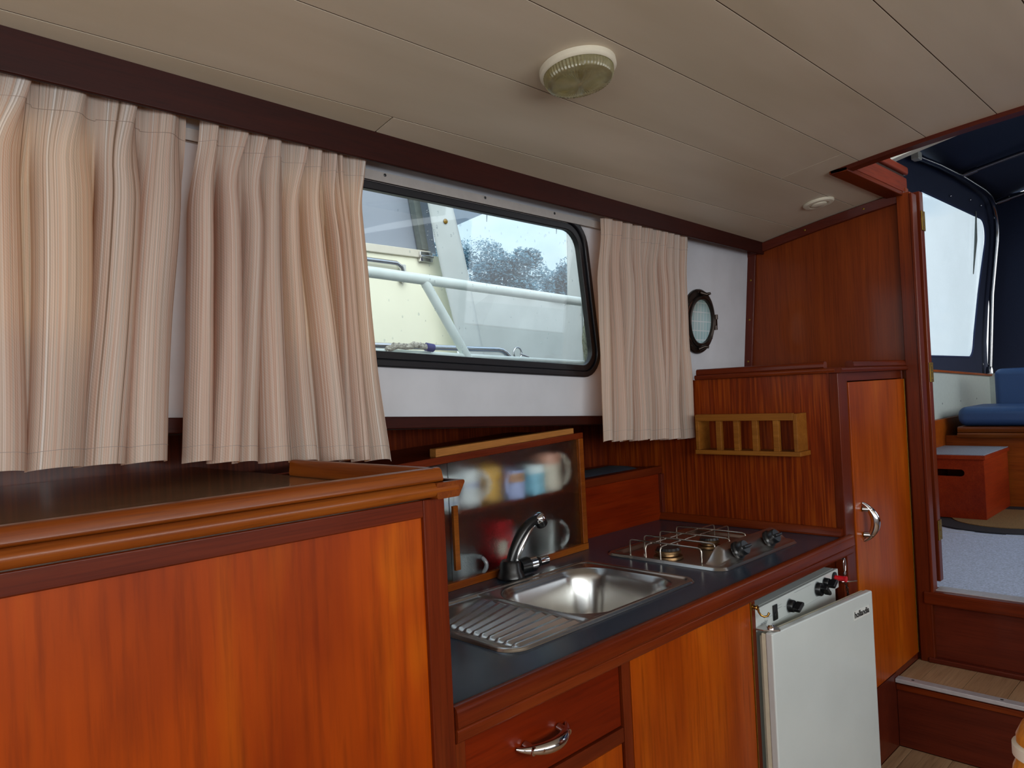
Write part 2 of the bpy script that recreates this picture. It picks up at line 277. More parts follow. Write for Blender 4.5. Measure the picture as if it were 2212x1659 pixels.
# ------------------------------------------------------------------ mesh building
WL = {}                                          # world location of each object
class MB:
    def __init__(s): s.v = []; s.f = []; s.uv = None
    def add(s, vs, fs):
        b = len(s.v); s.v += [Vector(p) for p in vs]; s.f += [tuple(b+i for i in q) for q in fs]; return s
    def hexa(s, p): return s.add(p, [(0,3,2,1),(4,5,6,7),(0,1,5,4),(1,2,6,5),(2,3,7,6),(3,0,4,7)])
    def box(s, x0, x1, y0, y1, z0, z1):
        return s.hexa([(x0,y0,z0),(x1,y0,z0),(x1,y1,z0),(x0,y1,z0),(x0,y0,z1),(x1,y0,z1),(x1,y1,z1),(x0,y1,z1)])
    def prism(s, poly, fn, a, b):               # poly 2-D points, fn(u,v,t) -> 3-D, between t=a and t=b
        n = len(poly)
        vs = [fn(u, v, a) for u, v in poly] + [fn(u, v, b) for u, v in poly]
        return s.add(vs, [tuple(range(n))[::-1], tuple(range(n, 2*n))] + [(i, (i+1) % n, n+(i+1) % n, n+i) for i in range(n)])
    def tube(s, path, r, n=10, caps=True, closed=False):
        P = [Vector(p) for p in path]; rs = r if isinstance(r, (list, tuple)) else [r]*len(P)
        rings = []; prev = None
        for i, p in enumerate(P):
            if closed: d = P[(i+1) % len(P)] - P[i-1]
            else: d = P[min(i+1, len(P)-1)] - P[max(i-1, 0)]
            d.normalize()
            if prev is None:
                a = d.orthogonal().normalized()
            else:
                a = prev - d*prev.dot(d)
                a = a.normalized() if a.length > 1e-6 else d.orthogonal().normalized()
            prev = a; bvec = d.cross(a)
            rings.append([p + (a*math.cos(2*math.pi*k/n) + bvec*math.sin(2*math.pi*k/n))*rs[i] for k in range(n)])
        vs = [q for rg in rings for q in rg]; fs = []
        L = len(rings)
        for i in range(L if closed else L-1):
            j = (i+1) % L
            for k in range(n): fs.append((i*n+k, i*n+(k+1) % n, j*n+(k+1) % n, j*n+k))
        if caps and not closed: fs += [tuple(range(n))[::-1], tuple((L-1)*n+k for k in range(n))]
        return s.add(vs, fs)
    def lathe(s, prof, mat=None, n=32, closed=False):  # prof [(r,z)], axis Z, then mat
        mat = mat or Matrix(); vs = []; fs = []
        for r, z in prof:
            for k in range(n): vs.append(mat @ Vector((r*math.cos(2*math.pi*k/n), r*math.sin(2*math.pi*k/n), z)))
        L = len(prof)
        for i in range(L-1 if not closed else L):
            j = (i+1) % L
            for k in range(n): fs.append((i*n+k, i*n+(k+1) % n, j*n+(k+1) % n, j*n+k))
        if not closed:
            if prof[0][0] > 1e-6: fs.append(tuple(range(n))[::-1])
            if prof[-1][0] > 1e-6: fs.append(tuple((L-1)*n+k for k in range(n)))
        return s.add(vs, fs)
    def grid(s, nu, nv, fn, uvfn=None):
        vs = [fn(i/(nu-1), j/(nv-1)) for j in range(nv) for i in range(nu)]
        fs = [(j*nu+i, j*nu+i+1, (j+1)*nu+i+1, (j+1)*nu+i) for j in range(nv-1) for i in range(nu-1)]
        if uvfn: s.uv = [uvfn(i/(nu-1), j/(nv-1)) for j in range(nv) for i in range(nu)]
        return s.add(vs, fs)
    def build(s, name, mat, parent=None, smooth=None, bevel=0, segs=2, solid=0):
        me = bpy.data.meshes.new(name)
        lo = Vector([min(p[i] for p in s.v) for i in range(3)]); hi = Vector([max(p[i] for p in s.v) for i in range(3)])
        c = (lo+hi)/2
        me.from_pydata([tuple(p-c) for p in s.v], [], s.f); me.validate()
        bm = bmesh.new(); bm.from_mesh(me)
        if not s.uv: bmesh.ops.remove_doubles(bm, verts=bm.verts, dist=1e-6)
        bmesh.ops.recalc_face_normals(bm, faces=bm.faces); bm.to_mesh(me); bm.free()
        if s.uv:
            ul = me.uv_layers.new(name='UVMap')
            for l in me.loops: ul.data[l.index].uv = s.uv[l.vertex_index]
        me.materials.append(mat if not isinstance(mat, str) else M[mat])
        if smooth:
            for p in me.polygons: p.use_smooth = True
            me.set_sharp_from_angle(angle=R(smooth))
        o = bpy.data.objects.new(name, me); COL.objects.link(o)
        if parent: o.parent = parent; o.location = c - WL[parent.name]
        else: o.location = c
        WL[o.name] = c
        if solid:
            md = o.modifiers.new('thickness', 'SOLIDIFY'); md.thickness = solid; md.offset = 0
        if bevel:
            md = o.modifiers.new('bevel', 'BEVEL'); md.width = bevel; md.segments = segs; md.limit_method = 'ANGLE'; md.angle_limit = R(40); md.harden_normals = True
            if not smooth:
                for p in me.polygons: p.use_smooth = True
                me.set_sharp_from_angle(angle=R(35))
        return o
def box(name, x0, x1, y0, y1, z0, z1, mat, parent=None, bevel=.002, **k): return MB().box(x0, x1, y0, y1, z0, z1).build(name, mat, parent, bevel=bevel, **k)
def thing(name, loc, label, cat, group=None):
    o = bpy.data.objects.new(name, None); COL.objects.link(o); o.empty_display_size = .05
    o.location = loc; WL[o.name] = Vector(loc); o['label'] = label; o['category'] = cat
    if group: o['group'] = group
    return o
def tag(o, label, cat, group=None, kind=None):
    o['label'] = label; o['category'] = cat
    if group: o['group'] = group
    if kind: o['kind'] = kind
    return o
def struct(o, label=None):
    o['kind'] = 'structure'
    if label: o['label'] = label
    return o
def root_struct(name, loc, label=None):
    o = bpy.data.objects.new(name, None); COL.objects.link(o); o.empty_display_size = .05; o.location = loc; WL[o.name] = Vector(loc); return struct(o, label)
def copy_to(o, parent, loc):                      # copy of a part placed at world loc
    c = o.copy(); COL.objects.link(c); c.parent = parent
    c.location = Vector(loc) - (WL[parent.name] if parent else Vector()); WL[c.name] = Vector(loc); return c
def round_poly(pts, r, n=8):
    out = []; L = len(pts)
    for i in range(L):
        p = Vector(pts[i]); a = (Vector(pts[i-1])-p); b = (Vector(pts[(i+1) % L])-p)
        a.normalize(); b.normalize(); ang = a.angle(b); rr = r[i] if isinstance(r, (list, tuple)) else r
        d = rr/math.tan(ang/2); c = p + (a+b).normalized()*(rr/math.sin(ang/2))
        s0 = p+a*d-c; s1 = p+b*d-c
        a0 = math.atan2(s0.y, s0.x); a1 = math.atan2(s1.y, s1.x); da = (a1-a0+math.pi) % (2*math.pi)-math.pi
        for k in range(n+1): out.append((c.x+rr*math.cos(a0+da*k/n), c.y+rr*math.sin(a0+da*k/n)))
    return out
def offset_poly(pts, d):                          # inward for counter-clockwise convex
    L = len(pts); out = []
    for i in range(L):
        p0, p1, p2 = (Vector(pts[i-1]), Vector(pts[i]), Vector(pts[(i+1) % L]))
        e0 = (p1-p0).normalized(); e1 = (p2-p1).normalized()
        n0 = Vector((-e0.y, e0.x)); n1 = Vector((-e1.y, e1.x)); b = (n0+n1).normalized()
        q = p1 + b*(d/b.dot(n0)); out.append((q.x, q.y))
    return out
def holed(name, outer, holes, fn, t0, t1, mat, parent=None):
    bm = bmesh.new(); rings = []
    for loop in [outer]+holes:
        rr = []
        for t in (t0, t1): rr.append([bm.verts.new(fn(u, v, t)) for u, v in loop])
        rings.append(rr)
    for side in (0, 1):
        es = []
        for rr in rings:
            vs = rr[side]
            for i in range(len(vs)):
                e = bm.edges.get((vs[i], vs[(i+1) % len(vs)])) or bm.edges.new((vs[i], vs[(i+1) % len(vs)])); es.append(e)
        bmesh.ops.triangle_fill(bm, edges=es, use_beauty=True, use_dissolve=False)
    for a, b in rings:
        for i in range(len(a)):
            j = (i+1) % len(a); bm.faces.new((a[i], a[j], b[j], b[i]))
    bmesh.ops.recalc_face_normals(bm, faces=bm.faces)
    lo = Vector([min(v.co[i] for v in bm.verts) for i in range(3)]); hi = Vector([max(v.co[i] for v in bm.verts) for i in range(3)]); c = (lo+hi)/2
    for v in bm.verts: v.co -= c
    me = bpy.data.meshes.new(name); bm.to_mesh(me); bm.free(); me.materials.append(M[mat])
    o = bpy.data.objects.new(name, me); COL.objects.link(o)
    if parent: o.parent = parent; o.location = c-WL[parent.name]
    else: o.location = c
    WL[o.name] = c; return o
def ring_frame(name, outer, inner, fn, t0, t1, mat, parent, bevel=.004):
    n = len(outer); m = MB(); vs = []
    for loop in (outer, inner):
        for t in (t0, t1): vs += [fn(u, v, t) for u, v in loop]
    fs = []
    for i in range(n):
        j = (i+1) % n
        fs += [(i, j, n+j, n+i), (2*n+i, 2*n+j, 3*n+j, 3*n+i), (i, j, 2*n+j, 2*n+i), (n+i, n+j, 3*n+j, 3*n+i)]
    m.add(vs, fs); return m.build(name, mat, parent, smooth=40, bevel=bevel)
def arc(c, r, a0, a1, n, fn): return [fn(c[0]+r*math.cos(R(a0+(a1-a0)*k/n)), c[1]+r*math.sin(R(a0+(a1-a0)*k/n))) for k in range(n+1)]
def text_mb(txt, size, origin, ux, uy, depth=.0006, shear=0, bold=0):
    cu = bpy.data.curves.new('lettering', 'FONT'); cu.body = txt; cu.size = size; cu.shear = shear; cu.resolution_u = 3; cu.offset = bold
    to = bpy.data.objects.new('lettering', cu); COL.objects.link(to)
    me = to.to_mesh(); m = MB(); o = Vector(origin); ux = Vector(ux); uy = Vector(uy); nn = ux.cross(uy)
    m.add([o+ux*v.co.x+uy*v.co.y+nn*depth for v in me.vertices], [tuple(p.vertices) for p in me.polygons])
    to.to_mesh_clear(); COL.objects.unlink(to); bpy.data.objects.remove(to); bpy.data.curves.remove(cu)
    return m
def screw(parent, p, normal, r=.004, mat='brass_old'):
    q = Vector(normal).normalized().to_track_quat('Z', 'Y').to_matrix().to_4x4(); q.translation = Vector(p)
    return MB().lathe([(r, 0), (r, .0008), (r*.6, .0016), (0, .0017)], q, 12).build('screw', mat, parent, smooth=40)

# side wall: leans in towards the top and closes in towards the bow
def W(x, z, off=0.0): return Vector((x, 1.345+.0415*x+.09*(1.87-z)-off, z))
def zc(y): return 2.06-.0745*y*y                   # ceiling camber
FL = .128                                         # cabin sole
XB = 2.873                                        # aft bulkhead
# ================================================================== SETTING
# ---- floor with planks
floor = struct(box('floor', -1.75, XB, -1.5, 1.85, FL-.05, FL-.008, 'dark', bevel=0))
y = -1.5; k = 0
while y < .9:
    x0 = -1.75; offs = [(-.4, .9, 2.1), (.2, 1.5, 2.45), (-.9, .6, 1.8)][k % 3]
    for x1 in offs + (XB-.24,):
        MB().box(x0+.0008, x1-.0008, y+.0008, min(y+.118, .9)-.0008, FL-.008, FL).build('plank', 'floorw', floor, bevel=.0008); x0 = x1
    y += .118; k += 1

# ---- ceiling boards over a dark backing
def camber_mb(m, x0, x1, y0, y1, up, th, n=6):
    for i in range(n):
        a = y0+(y1-y0)*i/n; b = y0+(y1-y0)*(i+1)/n
        za, zb = zc(a)+up, zc(b)+up
        m.hexa([(x0,a,za),(x1,a,za),(x1,b,zb),(x0,b,zb),(x0,a,za+th),(x1,a,za+th),(x1,b,zb+th),(x0,b,zb+th)])
    return m
HX, HY, HY2 = 2.385, .877, -.35
m = MB(); camber_mb(m, -1.8, HX, -1.53, 1.45, .009, .05, 14); camber_mb(m, HX, XB+.03, HY, 1.50, .009, .05, 4); camber_mb(m, HX, XB+.03, -1.62, HY2, .009, .05, 5)
ceiling = struct(m.build('ceiling', 'dark', None, smooth=30))
joints = [1.46, 1.252, 1.028, .832, .647, .472, .29, .105, -.085, -.275, -.46, -.65, -.84, -1.03, -1.25, -1.46]
for i in range(len(joints)-1):
    yb, ya = joints[i]-.0015, joints[i+1]+.0015
    segs = []
    if i == 0: segs = [(-1.75, .937), (.941, XB)]
    elif i == 2: segs = [(-1.75, 2.238)]
    elif ya > HY: segs = [(-1.75, XB)]
    elif ya < HY2 and yb < HY2+.06: segs = [(-1.75, .3), (.304, XB)]
    else: segs = [(-1.75, HX)]
    for a, b in segs:
        camber_mb(MB(), a, b, ya, yb, 0, .008, 4).build('board', 'ceil', ceiling, smooth=30)
    if i < len(joints)-2:
        yj = joints[i+1]; camber_mb(MB(), -1.75, XB if yj > HY or yj < HY2 else HX-.03, yj-.0015, yj+.0015, .0010, .0070, 1).build('joint', 'jointd', ceiling)
    if i == 2:
        m = MB(); camber_mb(m, 2.2415, HX, ya, yb, 0, .008, 4); camber_mb(m, HX, XB, HY, yb, 0, .008, 3); m.build('board', 'ceil', ceiling, smooth=30)

# ---- hatch surround in the ceiling
trim = struct(root_struct('trim_3', (HX, .3, 2.0)), 'mahogany surround of the sliding hatch')
def camber_bar(x0, x1, y0, y1, zlo, zhi, n=10):
    m = MB()
    for i in range(n):
        a = y0+(y1-y0)*i/n; b = y0+(y1-y0)*(i+1)/n
        m.hexa([(x0,a,zc(a)+zlo),(x1,a,zc(a)+zlo),(x1,b,zc(b)+zlo),(x0,b,zc(b)+zlo),(x0,a,zc(a)+zhi),(x1,a,zc(a)+zhi),(x1,b,zc(b)+zhi),(x0,b,zc(b)+zhi)])
    return m
camber_bar(HX-.03, HX+.012, HY2-.03, HY+.04, -.012, .001).build('hatch_front_moulding', 'dark_y', trim, smooth=30)
camber_bar(HX+.001, HX+.014, HY2, HY, .001, .10).build('hatch_front_lining', 'dark_y', trim, smooth=30)
z0 = zc(HY)
box('hatch_side_moulding', HX-.03, XB-.0, HY-.012, HY+.045, z0-.016, z0-.001, 'frame_x', trim, .003)
box('hatch_side_lining', HX+.014, XB+.03, HY-.012, HY+.02, z0-.001, z0+.052, 'hatch', trim, .002)
box('hatch_slide_groove', HX+.014, XB+.03, HY-.002, HY+.02, z0+.052, z0+.066, 'dark', trim, 0)
box('hatch_slide_rail', HX+.014, XB+.05, HY-.014, HY+.022, z0+.066, z0+.096, 'hatch', trim, .008)
camber_bar(HX-.03, HX+.05, HY2, HY+.02, .102, .125).build('roof_edge', 'white', trim, smooth=30)
m = MB()
for i in range(12):
    a = -.3+1.23*i/12; b = -.3+1.23*(i+1)/12; za, zb = 2.248-.118*a*a, 2.248-.118*b*b
    m.hexa([(2.95,a,za),(2.99,a,za),(2.99,b,zb),(2.95,b,zb),(2.95,a,za+.016),(2.99,a,za+.016),(2.99,b,zb+.016),(2.95,b,zb+.016)])
m.build('canvas_rail', 'white', trim, smooth=30)

# ---- port side wall with two windows and a portlight
def wc(u, v, t): return W(u, v, t)
win1 = [(.70, 1.447), (1.862, 1.391), (1.748, 1.865), (.70, 1.865)]
win2 = [(-.60, 1.50), (.44, 1.455), (.44, 1.865), (-.60, 1.865)]
h1 = round_poly(offset_poly(win1, .006), [.066, .068, .10, .066]); h2 = round_poly(offset_poly(win2, .006), .066)
PC = (2.458, 1.590)
h3 = [(PC[0]+.092*math.cos(2*math.pi*k/40), PC[1]+.092*math.sin(2*math.pi*k/40)) for k in range(40)]
wall = struct(holed('wall_back', [(-1.75, 1.450), (2.90, 1.205), (2.90, 1.99), (-1.75, 2.02)], [h1, h2, h3], wc, 0, -.018, 'wall'))
for nm, wp, rr in (('window_1', win1, [.07, .072, .105, .07]), ('window_2', win2, .07)):
    wr = root_struct(nm, W((wp[0][0]+wp[1][0])/2, 1.45), 'black rubber framed cabin window')
    rin = [max(.03, r-.033) for r in rr] if isinstance(rr, list) else rr-.033
    rmid = [max(.03, r-.018) for r in rr] if isinstance(rr, list) else rr-.018
    out = round_poly(wp, rr); mid = round_poly(offset_poly(wp, .018), rmid); inn = round_poly(offset_poly(wp, .037), rin)
    ring_frame('frame', out, mid, wc, .012, -.006, 'rubber', wr, .004)
    ring_frame('seal', mid, inn, wc, .005, -.014, 'rubber', wr, .003)
    MB().prism(round_poly(offset_poly(wp, .026), rin), wc, -.006, -.010).build('pane', 'glass', wr)
# raindrops on the galley window pane
m = MB()
for k in range(150):
    u = random.uniform(.78, 1.78); v = random.uniform(1.47, 1.81) if k % 3 else random.uniform(1.74, 1.815); r = random.uniform(.0012, .0030)
    if k % 5 == 0: u = 1.16+random.uniform(-.02, .02)+(1.81-v)*.1
    q = Matrix.Translation(W(u, v, -.0115)) @ Matrix.Rotation(R(90), 4, 'X')
    m.lathe([(r, 0), (r*.8, -r*.35), (r*.3, -r*.6), (0, -r*.62)], q @ Matrix.Diagonal((1, 1.5, -1, 1)), 8)
dr = m.build('raindrops', thin_glass('water_drop', (.97, .99, 1, 1), .12, .02), bpy.data.objects['window_1'], smooth=60); dr['kind'] = 'stuff'
# portlight
pw = root_struct('window_3', W(*PC), 'round dark bronze portlight with ribbed glass')
def pm(off): 
    n = Vector((.0415, -1, -.09)).normalized(); q = n.to_track_quat('Z', 'Y').to_matrix().to_4x4(); q.translation = W(PC[0], PC[1])+n*off; return q
MB().lathe([(.120, 0), (.120, .007), (.116, .012), (.098, .014), (.092, .010), (.088, -.012), (.088, -.022), (.092, -.022), (.094, 0)], pm(0), 48, closed=True).build('flange', 'bronze', pw, smooth=35)
MB().lathe([(.096, .014), (.094, .024), (.088, .026), (.082, .022), (.080, .012), (.088, .012)], pm(0), 48, closed=True).build('glazing_ring', 'bronze', pw, smooth=35)
pq = pm(.014); MB().add([pq @ Vector((.084*math.cos(2*math.pi*k/48), .084*math.sin(2*math.pi*k/48), 0)) for k in range(48)], [tuple(range(48))]).build('pane', 'portglass', pw)
for a in range(0, 360, 45):
    q = pm(.012) @ Matrix.Translation((.108*math.cos(R(a+12)), .108*math.sin(R(a+12)), 0))
    MB().lathe([(.005, 0), (.005, .003), (0, .005)], q, 10).build('bolt', 'bronze', pw, smooth=40)
hx, hz = PC[0]+.118, PC[1]
for dz in (-.02, .02):
    p = W(hx+.004, hz+dz, .014); MB().tube([p+Vector((-.004, 0, -.009)), p+Vector((-.004, 0, .009))], .008, 12).build('hinge_knuckle', 'bronze', pw, smooth=40)
p = W(hx, hz, .014); MB().box(p.x-.012, p.x+.004, p.y-.006, p.y+.006, p.z-.013, p.z+.013).build('hinge_leaf', 'bronze', pw, bevel=.002)
for dz, sg in ((.103, 1), (-.103, -1)):
    p = W(PC[0]-.012, PC[1]+dz, .018); MB().tube([p, p+Vector((.012, -.018, -.008*sg)), p+Vector((.02, -.03, -.004*sg))], [.009, .007, .004], 12).build('dog_latch', 'bronze', pw, smooth=40)

# ---- cornice, ledge trim, curtain rail, side deck
m = MB()
def CF(x): return 1.28+.0415*x                    # cornice face
for a, b in [(-1.75, XB)]:
    m.hexa([(a,CF(a),1.87),(b,CF(b),1.868),(b,CF(b)+.010,1.868),(a,CF(a)+.010,1.87),(a,CF(a)-.004,zc(CF(a))+.004),(b,CF(b)-.004,zc(CF(b))+.004),(b,CF(b)+.03,zc(CF(b))),(a,CF(a)+.03,zc(CF(a)))])
struct(m.build('trim_1', 'cornice', None, bevel=.003), 'dark mahogany cornice under the ceiling')
def zl(x): return 1.317-.053*(x-1.033)            # ledge line falls towards the stern
m = MB()
for a, b in [(-1.75, XB-.6)]:
    pa, pb = W(a, zl(a)), W(b, zl(b))
    m.hexa([(a,pa.y-.022,zl(a)-.034),(b,pb.y-.022,zl(b)-.026),(b,pb.y+.02,zl(b)-.026),(a,pa.y+.02,zl(a)-.034),(a,pa.y-.022,zl(a)),(b,pb.y-.022,zl(b)),(b,pb.y+.02,zl(b)),(a,pa.y+.02,zl(a))])
struct(m.build('trim_2', 'cornice', None, bevel=.003), 'mahogany ledge along the foot of the white wall')
m = MB()
a, b = -1.75, XB
m.hexa([(a,W(a,1.25).y+.012,zl(a)-.04),(b,W(b,1.25).y+.012,zl(b)-.025),(b,1.86,zl(b)-.025),(a,1.86,zl(a)-.04),(a,W(a,1.25).y+.012,zl(a)-.02),(b,W(b,1.25).y+.012,zl(b)-.01),(b,1.86,zl(b)-.01),(a,1.86,zl(a)-.03)])
struct(m.build('side_deck', 'dark'), 'underside of the side deck')
struct(box('hull_lining', -1.75, XB, 1.80, 1.85, .08, 1.32, 'veneer_x', bevel=0), 'striped veneer lining of the hull side')
rl = root_struct('curtain_rail', (1.0, 1.36, 1.86), 'grey plastic curtain rail under the cornice'); tag(rl, 'thin pale grey curtain rail fixed under the dark cornice', 'curtain rail', kind='thing')
m = MB()
def RY(x): return CF(x)+.052
for zz, hh in ((1.858, .012),):
    for dy0, dy1 in ((0, .003), (.011, .014)):
        m.hexa([(-.7,RY(-.7)+dy0,zz-hh),(2.35,RY(2.35)+dy0,zz-hh),(2.35,RY(2.35)+dy1,zz-hh),(-.7,RY(-.7)+dy1,zz-hh),(-.7,RY(-.7)+dy0,zz),(2.35,RY(2.35)+dy0,zz),(2.35,RY(2.35)+dy1,zz),(-.7,RY(-.7)+dy1,zz)])
    m.hexa([(-.7,RY(-.7),zz),(2.35,RY(2.35),zz),(2.35,RY(2.35)+.014,zz),(-.7,RY(-.7)+.014,zz),(-.7,RY(-.7),zz+.010),(2.35,RY(2.35),zz+.010),(2.35,RY(2.35)+.014,zz+.010),(-.7,RY(-.7)+.014,zz+.010)])
m.build('track', 'rail', rl, bevel=.0008)
for x in (1.0, 1.32, 1.60): screw(rl, (x, RY(x)-.0005, 1.862), (0, -1, 0), .0035, 'ink')

# ---- other cabin walls (behind and beside the camera): unseen large windows to starboard and ahead, sized for the light they let in
def fy(u, v, t): return Vector((u, -1.50+t, v))
def rect(a, b, c, d): return [(a, c), (b, c), (b, d), (a, d)]
struct(holed('wall_front', rect(-1.8, XB+.03, .05, 1.95), [round_poly(rect(-1.6, -.45, 1.20, 1.87), .05), round_poly(rect(-.38, .85, 1.20, 1.87), .05), round_poly(rect(.92, 2.1, 1.20, 1.87), .05)], fy, 0, -.05, 'wall'))
for i, (a, b) in enumerate(((-1.6, -.45), (-.38, .85), (.92, 2.1))):
    wr = root_struct('window_%d' % (4+i), ((a+b)/2, -1.5, 1.20), 'large starboard cabin window')
    ring_frame('frame', round_poly(rect(a-.02, b+.02, 1.18, 1.89), .06), round_poly(rect(a+.012, b-.012, 1.212, 1.858), .045), fy, .01, -.01, 'rubber', wr, .003)
    MB().prism(round_poly(rect(a, b, 1.20, 1.87), .05), fy, -.03, -.034).build('pane', 'glass', wr)
def fx(u, v, t): return Vector((-1.75+t, u, v))
struct(holed('wall_left', rect(-1.55, 1.85, .05, 2.06), [round_poly(rect(-1.1, 1.1, 1.1, 1.86), .05)], fx, 0, -.05, 'wall'))
wr = root_struct('window_7', (-1.75, 0, 1.1), 'windscreen')
MB().prism(round_poly(rect(-1.1, 1.1, 1.1, 1.86), .05), fx, -.03, -.034).build('pane', 'glass', wr)

# ---- aft bulkhead, jamb, threshold
def bx(u, v, t): return Vector((XB+t, u, v))
poly = [(.862, .55), (1.86, .05+.5), (1.86, 1.9)] + [(yy, zc(yy)+.012) for yy in (1.5, 1.3, 1.1, .95, .862)]
bk = struct(MB().prism(poly, bx, 0, .03).build('wall_right', 'bulk', None))
MB().prism([(-1.5, .1), (1.85, .1), (1.85, .55), (-1.5, .55)], bx, .0, .03).build('lower_bulkhead', 'dark_y', bk)
MB().prism([(-1.5, .55), (-.16, .55), (-.16, 2.04), (-1.5, 1.9)], bx, .0, .03).build('starboard_panel', 'bulk', bk)
# upper and side battens with screws
m = MB()
pts = [.862, 1.0, 1.15, 1.3, 1.42, 1.47]
for a, b in zip(pts, pts[1:]):
    m.hexa([(XB-.016,a,zc(a)-.036),(XB-.016,b,zc(b)-.036),(XB,b,zc(b)-.036),(XB,a,zc(a)-.036),(XB-.022,a,zc(a)-.002),(XB-.022,b,zc(b)-.002),(XB,b,zc(b)-.002),(XB,a,zc(a)-.002)])
m.build('top_batten', 'dark_y', bk, bevel=.002)
for yy in (1.0, 1.22): screw(bk, (XB-.02, yy, zc(yy)-.018), (-1, 0, .1))
m = MB(); m.hexa([(XB-.014,W(XB,1.40).y-.034,1.40),(XB,W(XB,1.40).y-.034,1.40),(XB,W(XB,1.40).y,1.40),(XB-.014,W(XB,1.40).y,1.40),(XB-.014,W(XB,1.88).y-.034,1.88),(XB,W(XB,1.88).y-.034,1.88),(XB,W(XB,1.88).y,1.88),(XB-.014,W(XB,1.88).y,1.88)])
m.build('side_batten', 'dark_z', bk, bevel=.002)
for zz in (1.44, 1.61, 1.77): screw(bk, (XB-.0145, W(XB, zz).y-.018, zz), (-1, 0, 0))
jm = root_struct('trim_4', (XB, .86, .55), 'companionway jamb post')
box('jamb_post', XB-.022, XB+.035, .842, .888, .35, 1.996, 'frame_z', jm, .003)
box('jamb_bead', XB-.026, XB+.02, .834, .845, .59, 1.99, 'frame_z', jm, .003)
box('jamb_post', XB-.022, XB+.035, -.19, -.14, .35, 2.03, 'frame_z', jm, .003)
th = struct(box('threshold', XB-.03, XB+.06, -.14, .868, .553, .598, 'frame_y', None, .006))
box('metal_strip', XB+.0, XB+.058, -.14, .835, .598, .601, 'alu', th, .0005)
# cabin door leaf folded back outside
dl = root_struct('door_1', (XB+.05, .83, .6), 'mahogany cabin door folded back outside')
box('leaf', XB+.045, XB+.080, .830, 1.30, .62, 2.005, 'frame_z', dl, .003)
for zz in (1.90, 1.36, .80):
    h = box('hinge', XB+.044, XB+.081, .8265, .830, zz-.035, zz+.035, 'brass_old', dl, .001)
    for d in (-.022, 0, .022): screw(h, (XB+.062, .8265, zz+d), (0, -1, 0), .003)

# ---- companion step
st = thing('companion_step', (2.75, .4, FL), 'dark mahogany step with oak treads and pale metal nosing', 'step')
box('riser', 2.635, 2.655, -.14, .8995, FL, .338, 'dark_y', st, .001)
box('riser_batten', 2.628, 2.64, -.14, .8995, .316, .335, 'frame_y', st, .002)
box('side_cheek', 2.655, XB, -.14, -.12, FL, .33, 'dark_z', st, .001)
y = -.14; k = 0
while y < .86:
    MB().box(2.64, XB-.002, y+.0007, (y+.122 if y < .8 else .8995)-.0007, .336, .350).build('plank', 'floorw', st, bevel=.0007); y += .122
box('nosing', 2.622, 2.656, -.14, .8995, .340, .3535, 'alu', st, .002)
for yy in (.30, .60, .85): 
    MB().lathe([(.005, 0), (.004, .0006), (0, .0003)], Matrix.Translation((2.64, yy, .3535)), 12).build('screw', 'ink', st)
box('skirting', 2.845, XB-.001, -.14, .862, .350, .368, 'dark_y', st, .004)

# ================================================================== LEFT CABINET
lc = thing('sideboard', (.1, 1.3, FL), 'large varnished orange sideboard with fiddle rail below the drawn curtains', 'cabinet')
x0, x1, y0, y1 = -.75, .731, .89, 1.795
box('side_panel', x1-.02, x1, y0+.02, y1, FL, 1.205, 'frame_z', lc, .001)
box('side_panel', x0, x0+.02, y0+.02, y1, FL, 1.205, 'frame_z', lc, .001)
box('stile', .690, x1, y0, y0+.022, FL, 1.206, 'frame_z', lc, .002)
box('stile', x0, x0+.045, y0, y0+.022, FL, 1.206, 'frame_z', lc, .002)
box('top_rail', x0+.045, .690, y0, y0+.022, 1.180, 1.206, 'frame_x', lc, .002)
box('bottom_rail', x0+.045, .690, y0, y0+.022, FL, FL+.07, 'frame_x', lc, .002)
box('front_panel', x0+.045, .690, y0+.007, y0+.02, FL+.07, 1.180, 'panel', lc, .0)
box('top_panel', x0-.02, x1-.02, y0+.012, y1, 1.206, 1.221, 'top', lc, 0)
def mould(prof, fn, a, b, name, mat, par): return MB().prism(prof, fn, a, b).build(name, mat, par, smooth=35)
lowp = round_poly([(.870, 1.2105), (.905, 1.2105), (.905, 1.231), (.864, 1.231)], [.007, .002, .002, .010], 5)
upp = round_poly([(.878, 1.231), (.908, 1.231), (.908, 1.252), (.884, 1.252)], [.004, .002, .007, .009], 5)
mould(lowp, lambda u, v, t: Vector((t, u, v)), x0-.02, .742, 'edge_moulding', 'mould_x', lc)
mould(upp, lambda u, v, t: Vector((t, u, v)), x0-.02, .722, 'fiddle_rail', 'mould_x', lc)
lowp2 = round_poly([(.742, 1.207), (.700, 1.207), (.700, 1.231), (.757, 1.231)][::-1], .003, 3)
mould(lowp2, lambda u, v, t: Vector((u, t, v)), .868, 1.05, 'edge_moulding', 'mould_y', lc)
upp2 = round_poly([(.700, 1.221), (.724, 1.221), (.722, 1.252), (.704, 1.252)], .006, 4)
mould(upp2, lambda u, v, t: Vector((u, t, v)), .885, 1.312, 'fiddle_rail', 'mould_y', lc)
box('latch_strip', .44, .475, 1.13, 1.136, 1.221, 1.2225, 'brass', lc, .0003)

# ================================================================== GALLEY
def carcass(m, a, b, c, d, e, f, th=.015):
    m.box(a, a+th, c, d, e, f); m.box(b-th, b, c, d, e, f); m.box(a, b, d-th, d, e, f); m.box(a, b, c, d, e, e+th); return m
GY = .905
